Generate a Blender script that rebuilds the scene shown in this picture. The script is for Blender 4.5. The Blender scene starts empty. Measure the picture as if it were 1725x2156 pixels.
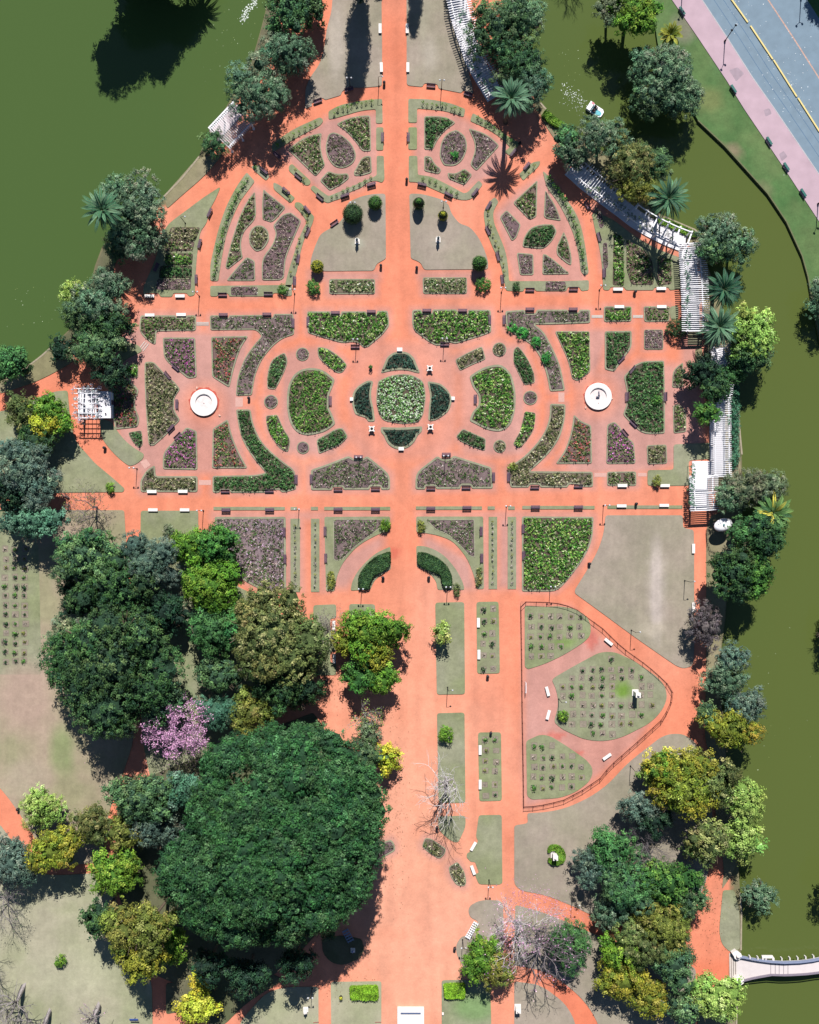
import bpy, bmesh, math, random
import numpy as np
from mathutils import Vector, Matrix, geometry, noise
random.seed(7)
R = np.random.default_rng(11)
H = 220.0
C = bpy.context.scene.collection

# ---------------------------------------------------------------- coordinates
def W(u, v, z=0.0):
    """ground point measured on the photo (1725 x 2156 units, 0.1 m each) seen from straight above at height H, for something z metres up"""
    k = (H - z) / H
    return ((u - 862.5) * 0.1 * k, (1078 - v) * 0.1 * k)
def T(tile, s):
    if tile == 'u': ox = oy = 0; q = 1
    else:
        i, j = int(tile[0]), int(tile[1]); ox, oy, q = 575 * i, 539.06 * j, 3.0
    return [(ox + float(a) / q, oy + float(b) / q) for a, b in (p.split(',') for p in s.split())]
def WP(tile, s, z=0.0): return [W(u, v, z) for u, v in T(tile, s)]

# ---------------------------------------------------------------- colours & materials
def lin(c):
    return tuple(((x / 255) / 12.92 if x / 255 <= .04045 else ((x / 255 + .055) / 1.055) ** 2.4) for x in c)
def alb(c, k=0.72): return tuple(min(.88, x * k) for x in lin(c))
MATS = {}
def mat(name, col, rough=.8, n1=None, bump=0.0, metal=0.0, spec=.3, var=.12, scale=3.0):
    """plain surface with a little procedural mottling"""
    if name in MATS: return MATS[name]
    m = bpy.data.materials.new(name); m.use_nodes = True; nt = m.node_tree; N = nt.nodes; L = nt.links
    b = N['Principled BSDF']; b.inputs['Roughness'].default_value = rough; b.inputs['Metallic'].default_value = metal
    b.inputs['Specular IOR Level'].default_value = spec
    tc = N.new('ShaderNodeNewGeometry'); no = N.new('ShaderNodeTexNoise'); no.inputs['Scale'].default_value = scale; no.inputs['Detail'].default_value = 4
    L.new(tc.outputs['Position'], no.inputs['Vector'])
    mr = N.new('ShaderNodeMapRange'); mr.inputs[1].default_value = .25; mr.inputs[2].default_value = .75; mr.inputs[3].default_value = 1 - var; mr.inputs[4].default_value = 1 + var
    L.new(no.outputs['Fac'], mr.inputs[0])
    mx = N.new('ShaderNodeVectorMath'); mx.operation = 'SCALE'; mx.inputs[0].default_value = col[:3]
    L.new(mr.outputs[0], mx.inputs['Scale']); L.new(mx.outputs[0], b.inputs['Base Color'])
    if bump:
        bu = N.new('ShaderNodeBump'); bu.inputs['Strength'].default_value = bump; L.new(no.outputs['Fac'], bu.inputs['Height']); L.new(bu.outputs[0], b.inputs['Normal'])
    MATS[name] = m; return m
def attr_mat(name, rough=.8, noises=((.35, .10), (3., .08)), translucent=0.0, rings=0.0, bump=.0, spec=.25, speck=None):
    """surface whose own colour is stored per point or per leaf in the attribute 'col', broken up by noise"""
    if name in MATS: return MATS[name]
    m = bpy.data.materials.new(name); m.use_nodes = True; nt = m.node_tree; N = nt.nodes; L = nt.links
    b = N['Principled BSDF']; b.inputs['Roughness'].default_value = rough; b.inputs['Specular IOR Level'].default_value = spec
    at = N.new('ShaderNodeAttribute'); at.attribute_name = 'col'; out = at.outputs['Color']
    ge = N.new('ShaderNodeNewGeometry'); hgt = None
    for sc, am in noises:
        no = N.new('ShaderNodeTexNoise'); no.inputs['Scale'].default_value = sc; no.inputs['Detail'].default_value = 5; no.inputs['Roughness'].default_value = .65
        L.new(ge.outputs['Position'], no.inputs['Vector'])
        mr = N.new('ShaderNodeMapRange'); mr.inputs[1].default_value = .3; mr.inputs[2].default_value = .7; mr.inputs[3].default_value = 1 - am; mr.inputs[4].default_value = 1 + am
        L.new(no.outputs['Fac'], mr.inputs[0])
        mx = N.new('ShaderNodeVectorMath'); mx.operation = 'SCALE'; L.new(out, mx.inputs[0]); L.new(mr.outputs[0], mx.inputs['Scale']); out = mx.outputs[0]; hgt = no
    if rings:
        wv = N.new('ShaderNodeTexWave'); wv.inputs['Scale'].default_value = .22; wv.inputs['Distortion'].default_value = 22; wv.inputs['Detail'].default_value = 1.5; wv.inputs['Detail Scale'].default_value = .06
        L.new(ge.outputs['Position'], wv.inputs['Vector'])
        mr = N.new('ShaderNodeMapRange'); mr.inputs[3].default_value = 1 - rings; mr.inputs[4].default_value = 1 + rings; L.new(wv.outputs['Fac'], mr.inputs[0])
        mx = N.new('ShaderNodeVectorMath'); mx.operation = 'SCALE'; L.new(out, mx.inputs[0]); L.new(mr.outputs[0], mx.inputs['Scale']); out = mx.outputs[0]
    if speck:
        vo = N.new('ShaderNodeTexVoronoi'); vo.inputs['Scale'].default_value = speck[0]; L.new(ge.outputs['Position'], vo.inputs['Vector'])
        mr = N.new('ShaderNodeMapRange'); mr.inputs[1].default_value = speck[1]; mr.inputs[2].default_value = speck[1] + .06; mr.inputs[3].default_value = speck[2]; mr.inputs[4].default_value = 1
        L.new(vo.outputs['Distance'], mr.inputs[0])
        mx = N.new('ShaderNodeVectorMath'); mx.operation = 'SCALE'; L.new(out, mx.inputs[0]); L.new(mr.outputs[0], mx.inputs['Scale']); out = mx.outputs[0]
    L.new(out, b.inputs['Base Color'])
    if bump:
        bu = N.new('ShaderNodeBump'); bu.inputs['Strength'].default_value = bump; bu.inputs['Distance'].default_value = .05; L.new(hgt.outputs['Fac'], bu.inputs['Height']); L.new(bu.outputs[0], b.inputs['Normal'])
    if translucent:
        tr = N.new('ShaderNodeBsdfTranslucent'); L.new(out, tr.inputs['Color'])
        ms = N.new('ShaderNodeMixShader'); ms.inputs[0].default_value = translucent
        L.new(b.outputs[0], ms.inputs[1]); L.new(tr.outputs[0], ms.inputs[2]); L.new(ms.outputs[0], N['Material Output'].inputs['Surface'])
    MATS[name] = m; return m
M_LEAF = attr_mat('foliage', .62, ((.25, .12), (.9, .14)), translucent=.12, spec=.2)
M_BARK = mat('bark', alb((120, 105, 90)), .9, bump=.5, var=.25, scale=2)
M_WHITEBARK = mat('white_bark', alb((222, 216, 216), .85), .8, var=.2, scale=2)
M_PALEBARK = mat('pale_bark', alb((172, 164, 164)), .8, var=.2, scale=2)
M_GREYBARK = mat('grey_bark', alb((140, 132, 135)), .85, var=.2, scale=2)
M_WOOD = mat('painted_wood', alb((112, 88, 106)), .6, var=.2)
M_TEAL = mat('teal_paint', alb((48, 128, 120)), .5, var=.1)
M_STONE = mat('white_stone', alb((244, 238, 234), .82), .7, var=.05)
M_WHITE = mat('white_paint', alb((248, 247, 252), .9), .6, var=.04)
M_IRON = mat('black_iron', alb((38, 36, 44)), .5, var=.1)
M_RUST = mat('brown_iron', alb((105, 50, 45)), .6, var=.15)
M_GLASSW = mat('milk_glass', alb((225, 228, 235)), .25, var=.02, spec=.5)
M_SOIL = attr_mat('soil', .95, ((.6, .14), (5., .28)), bump=.6)
M_GROUND = attr_mat('brick_dust', .9, ((.09, .09), (.6, .08), (2.5, .07), (9., .09)), bump=.35)
M_LAWN = attr_mat('mown_grass', .95, ((.10, .13), (.5, .10), (2.2, .07), (9., .12)), rings=.014, bump=.35)
M_TURF = attr_mat('bed_turf', .95, ((.15, .12), (.6, .10), (2.5, .09), (9., .13)), bump=.4)

# ---------------------------------------------------------------- object helpers
def link(o): C.objects.link(o); return o
def mesh_obj(name, verts, faces, m=None, parent=None, smooth=False):
    me = bpy.data.meshes.new(name); me.from_pydata([tuple(v) for v in verts], [], faces); me.validate(); me.update()
    if m: me.materials.append(m)
    if smooth: me.polygons.foreach_set('use_smooth', [True] * len(me.polygons))
    o = bpy.data.objects.new(name, me); link(o)
    if parent: o.parent = parent
    return o
def empty(name, loc=(0, 0, 0), rz=0):
    o = bpy.data.objects.new(name, None); link(o); o.location = loc; o.rotation_euler = (0, 0, rz); o.empty_display_size = .2; return o
def tag(o, label, cat, group=None):
    o['label'] = label; o['category'] = cat
    if group: o['group'] = group
    return o
def struct(o): o['kind'] = 'structure'; return o
def dup(root, loc, rz=0, label=None, group=None, scale=1.0):
    r = root.copy(); C.objects.link(r); r.location = loc; r.rotation_euler = (0, 0, rz); r.scale = (scale,) * 3
    if label: r['label'] = label
    if group: r['group'] = group
    for ch in root.children:
        c = ch.copy(); C.objects.link(c); c.parent = r
        for g in ch.children:
            d = g.copy(); C.objects.link(d); d.parent = c
    return r
def ordn(k): return str(k) + ('th' if 10 <= k % 100 <= 20 else {1: 'st', 2: 'nd', 3: 'rd'}.get(k % 10, 'th'))

class MB:
    """collects simple solids into one mesh"""
    def __init__(s): s.v = []; s.f = []
    def add(s, vs, fs):
        n = len(s.v); s.v += [tuple(v) for v in vs]; s.f += [tuple(i + n for i in f) for f in fs]; return s
    def box(s, c, d, rz=0, tx=0):
        hx, hy, hz = d[0] / 2, d[1] / 2, d[2] / 2
        mt = Matrix.Rotation(rz, 3, 'Z') @ Matrix.Rotation(tx, 3, 'X')
        vs = [mt @ Vector((x, y, z)) + Vector(c) for x in (-hx, hx) for y in (-hy, hy) for z in (-hz, hz)]
        return s.add(vs, [(0, 1, 3, 2), (4, 6, 7, 5), (0, 4, 5, 1), (2, 3, 7, 6), (0, 2, 6, 4), (1, 5, 7, 3)])
    def beam(s, a, b, w, h):
        a, b = Vector(a), Vector(b); d = (b - a).normalized(); sd = d.cross(Vector((0, 0, 1)))
        if sd.length < .01: sd = Vector((1, 0, 0))
        sd.normalize(); up = sd.cross(d)
        vs = [p + sd * x * w / 2 + up * y * h / 2 for p in (a, b) for x, y in ((-1, -1), (1, -1), (1, 1), (-1, 1))]
        return s.add(vs, [(0, 1, 2, 3), (7, 6, 5, 4), (0, 4, 5, 1), (1, 5, 6, 2), (2, 6, 7, 3), (3, 7, 4, 0)])
    def lathe(s, prof, c=(0, 0, 0), n=16):
        vs = [(c[0] + r * math.cos(2 * math.pi * k / n), c[1] + r * math.sin(2 * math.pi * k / n), c[2] + z) for r, z in prof for k in range(n)]
        fs = [(i * n + k, i * n + (k + 1) % n, (i + 1) * n + (k + 1) % n, (i + 1) * n + k) for i in range(len(prof) - 1) for k in range(n)]
        fs += [tuple(range(n - 1, -1, -1)), tuple((len(prof) - 1) * n + k for k in range(n))]
        return s.add(vs, fs)
    def tube(s, pts, r, n=6):
        for i in range(len(pts) - 1):
            a, b = Vector(pts[i]), Vector(pts[i + 1]); d = (b - a).normalized(); x = d.orthogonal().normalized(); y = d.cross(x)
            ra, rb = (r, r) if not isinstance(r, (list, tuple)) else (r[i], r[i + 1])
            vs = [p + (x * math.cos(t) + y * math.sin(t)) * q for p, q in ((a, ra), (b, rb)) for t in [2 * math.pi * k / n for k in range(n)]]
            s.add(vs, [(k, (k + 1) % n, n + (k + 1) % n, n + k) for k in range(n)] + [tuple(range(n - 1, -1, -1)), tuple(range(n, 2 * n))])
        return s
    def ball(s, c, r, n=10, sq=(1, 1, 1)):
        m = n // 2; vs = []; fs = []
        for i in range(m + 1):
            for k in range(n):
                t = math.pi * i / m; p = 2 * math.pi * k / n
                rr = max(math.sin(t), .02)
                vs.append((c[0] + r * sq[0] * rr * math.cos(p), c[1] + r * sq[1] * rr * math.sin(p), c[2] - r * sq[2] * math.cos(t)))
        for i in range(m):
            for k in range(n): fs.append((i * n + k, i * n + (k + 1) % n, (i + 1) * n + (k + 1) % n, (i + 1) * n + k))
        return s.add(vs, fs)
    def build(s, name, m, parent=None, smooth=False): return mesh_obj(name, s.v, s.f, m, parent, smooth)

# ---------------------------------------------------------------- polygons
def area(p): return sum(p[i][0] * p[(i + 1) % len(p)][1] - p[(i + 1) % len(p)][0] * p[i][1] for i in range(len(p))) / 2
def ccw(p): return p if area(p) > 0 else p[::-1]
def roundp(p, r=.5, k=4):
    out = []; n = len(p)
    for i in range(n):
        a, b, c = Vector(p[i - 1]), Vector(p[i]), Vector(p[(i + 1) % n])
        la, lc = (a - b).length, (c - b).length
        if la < 1e-6 or lc < 1e-6: continue
        ang = (a - b).angle(c - b)
        rr = r if ang < 2.2 else 3.0            # blunt corners become curves
        d = min(rr, la * .45, lc * .45)
        p0 = b + (a - b) / la * d; p2 = b + (c - b) / lc * d
        for q in range(k + 1):
            t = q / k; out.append(tuple(p0 * (1 - t) ** 2 + b * 2 * t * (1 - t) + p2 * t * t))
    return out
def inset(p, d):
    p = ccw(p); n = len(p); out = []
    for i in range(n):
        a, b, c = Vector(p[i - 1]), Vector(p[i]), Vector(p[(i + 1) % n])
        e1 = (b - a); e2 = (c - b)
        if e1.length < 1e-5 or e2.length < 1e-5: continue
        e1.normalize(); e2.normalize()
        n1 = Vector((-e1.y, e1.x)); n2 = Vector((-e2.y, e2.x)); m = n1 + n2
        if m.length < .2: m = n1.copy()
        m.normalize(); q = d / max(.45, m.dot(n1)); out.append(tuple(b + m * q))
    return out
def inside(p, X, Y):
    p = np.asarray(p); n = len(p); res = np.zeros(len(X), bool); j = n - 1
    for i in range(n):
        xi, yi, xj, yj = p[i][0], p[i][1], p[j][0], p[j][1]
        cond = ((yi > Y) != (yj > Y)) & (X < (xj - xi) * (Y - yi) / (yj - yi + 1e-12) + xi)
        res ^= cond; j = i
    return res
def dist_poly(p, X, Y):
    """signed distance, negative inside"""
    D = np.full(len(X), 1e9); n = len(p)
    for i in range(n):
        ax, ay = p[i]; bx, by = p[(i + 1) % n]; dx, dy = bx - ax, by - ay
        t = np.clip(((X - ax) * dx + (Y - ay) * dy) / (dx * dx + dy * dy + 1e-9), 0, 1)
        D = np.minimum(D, np.hypot(X - ax - t * dx, Y - ay - t * dy))
    return np.where(inside(p, X, Y), -D, D)
def setcol(me, cols, domain='POINT'):
    a = me.attributes.new('col', 'FLOAT_COLOR', domain)
    c = np.ones((len(cols), 4), np.float32); c[:, :3] = cols; a.data.foreach_set('color', c.ravel())
def sheet(name, poly, z, zb, colfn, m, step=1.0, parent=None):
    """a slab with a finely gridded top whose points carry the colour colfn(X, Y); zb is the foot of its edge"""
    poly = ccw(poly); P = []
    n = len(poly)
    for i in range(n):
        a, b = Vector(poly[i]), Vector(poly[(i + 1) % n]); k = max(1, int((b - a).length / (step * 1.5)))
        P += [tuple(a.lerp(b, q / k)) for q in range(k)]
    nb = len(P)
    xs = [q[0] for q in P]; ys = [q[1] for q in P]
    X, Y = np.meshgrid(np.arange(min(xs), max(xs), step), np.arange(min(ys), max(ys), step)); X, Y = X.ravel(), Y.ravel()
    X = X + R.uniform(-.2, .2, len(X)) * step; Y = Y + R.uniform(-.2, .2, len(Y)) * step
    if len(X):
        k = inside(P, X, Y); X, Y = X[k], Y[k]
        k = dist_poly(P, X, Y) < -.35 * step; X, Y = X[k], Y[k]
    vs = [Vector(q) for q in P] + [Vector((x, y)) for x, y in zip(X, Y)]
    r = geometry.delaunay_2d_cdt(vs, [(i, (i + 1) % nb) for i in range(nb)], [], 1, 1e-5)
    V2 = [(v.x, v.y) for v in r[0]]; F = [tuple(f) for f in r[2]]
    nv = len(V2); V = [(x, y, z) for x, y in V2]
    if zb is not None:
        V += [(x, y, z) for x, y in P] + [(x, y, zb) for x, y in P]
        F += [(nv + (i + 1) % nb, nv + i, nv + nb + i, nv + nb + (i + 1) % nb) for i in range(nb)]
    me = bpy.data.meshes.new(name); me.from_pydata(V, [], F); me.update()
    A = np.array([(v[0], v[1]) for v in V]); setcol(me, colfn(A[:, 0], A[:, 1]))
    me.materials.append(m); o = bpy.data.objects.new(name, me); link(o)
    if parent: o.parent = parent
    return o
def const(c): return lambda X, Y: np.tile(np.array(c, np.float32), (len(X), 1))
def prism(name, poly, z0, z1, m, parent=None, col=None):
    p = ccw(poly); n = len(p)
    r = geometry.delaunay_2d_cdt([Vector(q).to_2d() for q in p], [(i, (i + 1) % n) for i in range(n)], [], 1, 1e-5)
    top = [(v.x, v.y) for v in r[0]]; k = len(top)
    V = [(x, y, z1) for x, y in top] + [(x, y, z1) for x, y in p] + [(x, y, z0) for x, y in p]
    F = [tuple(q) for q in r[2]] + [(k + (i + 1) % n, k + i, k + n + i, k + n + (i + 1) % n) for i in range(n)]
    o = mesh_obj(name, V, F, m, parent)
    if col is not None: setcol(o.data, np.tile(np.array(col, np.float32), (len(o.data.vertices), 1)))
    return o

# ---------------------------------------------------------------- leaves
def quads(name, cen, nor, size, asp, cols, m=M_LEAF, parent=None, tang=None):
    """many small leaf-shaped faces as one mesh"""
    n = len(cen); nor = nor / (np.linalg.norm(nor, axis=1, keepdims=True) + 1e-9)
    t = R.normal(size=(n, 3)) if tang is None else tang
    t = t - nor * np.sum(t * nor, axis=1, keepdims=True); t /= (np.linalg.norm(t, axis=1, keepdims=True) + 1e-9)
    b = np.cross(nor, t); s = np.asarray(size).reshape(-1, 1) * np.ones((n, 1)); a = np.asarray(asp).reshape(-1, 1) * np.ones((n, 1))
    V = np.stack([cen - t * s * .5, cen - b * s * a * .5 + t * s * .08, cen + t * s * .5, cen + b * s * a * .5 + t * s * .08], 1).reshape(-1, 3).astype(np.float32)
    me = bpy.data.meshes.new(name); me.vertices.add(4 * n); me.vertices.foreach_set('co', V.ravel())
    me.loops.add(4 * n); me.loops.foreach_set('vertex_index', np.arange(4 * n, dtype=np.int32))
    me.polygons.add(n); me.polygons.foreach_set('loop_start', np.arange(0, 4 * n, 4, dtype=np.int32)); me.polygons.foreach_set('loop_total', np.full(n, 4, np.int32))
    me.update(calc_edges=True); setcol(me, cols, 'FACE'); me.materials.append(m)
    o = bpy.data.objects.new(name, me); link(o)
    if parent: o.parent = parent
    return o
PAL = {  # own leaf colours (as seen lit), commonest first
 'eu': [(92, 122, 92), (112, 138, 108), (70, 100, 78), (140, 155, 128)], 'eg': [(74, 108, 70), (92, 126, 78), (58, 88, 66), (110, 140, 96)],
 'dg': [(50, 82, 48), (66, 98, 54), (42, 70, 50), (84, 112, 66)], 'dd': [(34, 62, 44), (44, 76, 50), (28, 52, 42), (60, 90, 60)],
 'fi': [(50, 90, 52), (62, 104, 58), (40, 74, 48), (80, 118, 76)], 'lg': [(92, 132, 42), (108, 148, 50), (72, 114, 40), (134, 162, 64)],
 'bg2': [(84, 126, 100), (98, 142, 114), (66, 104, 84), (118, 156, 130)], 'dk': [(40, 74, 64), (52, 90, 76), (60, 96, 84), (36, 64, 58)],
 'yo': [(128, 134, 44), (148, 150, 54), (98, 114, 40), (164, 164, 76)], 'ye': [(184, 184, 58), (204, 202, 80), (150, 158, 50)],
 'oy': [(112, 122, 52), (134, 140, 66), (90, 102, 46), (150, 148, 84)], 'ob': [(98, 110, 62), (118, 124, 72), (76, 92, 52), (150, 150, 100)],
 'lo': [(142, 172, 84), (160, 186, 98), (118, 150, 70), (176, 196, 120)], 'gb': [(86, 110, 98), (104, 126, 108), (70, 94, 84), (122, 138, 120)],
 'pb': [(96, 86, 92), (80, 74, 78), (112, 104, 104)], 'gg': [(98, 116, 86), (116, 130, 98), (80, 98, 74), (134, 140, 118)],
 'mg': [(66, 112, 50), (84, 130, 56), (50, 92, 44), (104, 146, 66)], 'pk': [(205, 150, 195), (222, 170, 205), (180, 128, 170), (232, 190, 215)],
 'hg': [(120, 165, 40), (140, 182, 56), (98, 146, 36)], 'by': [(170, 172, 46), (144, 154, 44), (192, 190, 64)],
 'sp': [(60, 110, 84), (78, 130, 98), (50, 92, 72), (120, 160, 130)], 'tw': [(128, 118, 116), (150, 140, 136), (104, 96, 96)]}
def pick(pal, n, jit=.12):
    p = np.array([alb(c, 1.06) for c in PAL[pal]]) if isinstance(pal, str) else np.array([alb(c, .92) for c in pal])
    w = np.array(([1, .8, .6] + [.3] * 12)[:len(p)]); w = w / w.sum()
    c = p[R.choice(len(p), n, p=w)]
    return np.clip(c * (1 + R.normal(0, jit, (n, 1))), .005, .9)
def clumps(lobes, pal, rc=.7, nl=16, leaf=.3, dens=1.5, zmin=-.3, flat=.0, asp=.6, up=.5):
    P = []; N = []; Cc = []; S = []
    for (cx, cy, cz, rx, ry, rz) in lobes:
        ar = 4 * math.pi * ((rx * ry) ** 1.6 / 3 + (rx * rz) ** 1.6 / 3 + (ry * rz) ** 1.6 / 3) ** (1 / 1.6) * (1 - zmin) / 2
        n = max(4, int(ar / (math.pi * rc * rc) * dens))
        d = R.normal(size=(n * 3, 3)); d /= np.linalg.norm(d, axis=1, keepdims=True); d = d[d[:, 2] > zmin][:n]; n = len(d)
        rad = np.array([rx, ry, rz]); q = R.uniform(.78, 1.06, (n, 1)) ; c = np.array([cx, cy, cz]) + d * rad * q
        nn = d / rad; nn /= np.linalg.norm(nn, axis=1, keepdims=True)
        cc = pick(pal, n, .16) * np.array([1 + R.normal(0, .10), 1 + R.normal(0, .06), 1.]) * (1 + R.normal(0, .13))
        o = R.normal(size=(n, nl, 3)); o /= np.linalg.norm(o, axis=2, keepdims=True)
        o = o + nn[:, None, :] * .7; o *= R.uniform(.35, 1.0, (n, nl, 1)) * rc * .85; o[:, :, 2] *= (1 - flat)
        P.append((c[:, None, :] + o).reshape(-1, 3)); N.append((o / rc + nn[:, None, :] * .4 + np.array([0, 0, up]) + R.normal(0, .45, o.shape)).reshape(-1, 3))
        Cc.append((cc[:, None, :] * (1 + R.normal(0, .2, (n, nl, 1)))).reshape(-1, 3)); S.append(R.uniform(.7, 1.25, n * nl) * leaf)
    return np.concatenate(P), np.concatenate(N), np.concatenate(S), asp, np.clip(np.concatenate(Cc), .004, .9)
def leafobj(name, data, parent=None, m=M_LEAF):
    return quads(name, data[0], data[1], data[2], data[3], data[4], m, parent)
def tubes(name, segs, m, parent=None, k=4):
    """segs: (p0, p1, r0, r1) arrays -> thin tapered prisms in one mesh"""
    A = np.array([s[0] for s in segs]); B = np.array([s[1] for s in segs]); ra = np.array([s[2] for s in segs]); rb = np.array([s[3] for s in segs])
    D = B - A; D /= np.linalg.norm(D, axis=1, keepdims=True) + 1e-9
    ref = np.where(np.abs(D[:, 2:3]) > .9, np.array([[1., 0, 0]]), np.array([[0, 0, 1.]])); x = np.cross(D, ref); x /= np.linalg.norm(x, axis=1, keepdims=True); y = np.cross(D, x)
    V = []
    for P, r in ((A, ra), (B, rb)):
        for q in range(k):
            t = 2 * math.pi * q / k; V.append(P + (x * math.cos(t) + y * math.sin(t)) * r[:, None])
    V = np.stack(V, 1); n = len(A); V = V.reshape(-1, 3).astype(np.float32)
    base = (np.arange(n) * 2 * k)[:, None, None]
    f = np.array([[q, (q + 1) % k, k + (q + 1) % k, k + q] for q in range(k)])[None]; F = (f + base).reshape(-1).astype(np.int32); nf = n * k
    me = bpy.data.meshes.new(name); me.vertices.add(len(V)); me.vertices.foreach_set('co', V.ravel()); me.loops.add(nf * 4); me.loops.foreach_set('vertex_index', F)
    me.polygons.add(nf); me.polygons.foreach_set('loop_start', np.arange(0, nf * 4, 4, dtype=np.int32)); me.polygons.foreach_set('loop_total', np.full(nf, 4, np.int32))
    me.update(calc_edges=True); me.materials.append(m); o = bpy.data.objects.new(name, me); link(o)
    if parent: o.parent = parent
    return o
EXPO = 0.36
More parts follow.
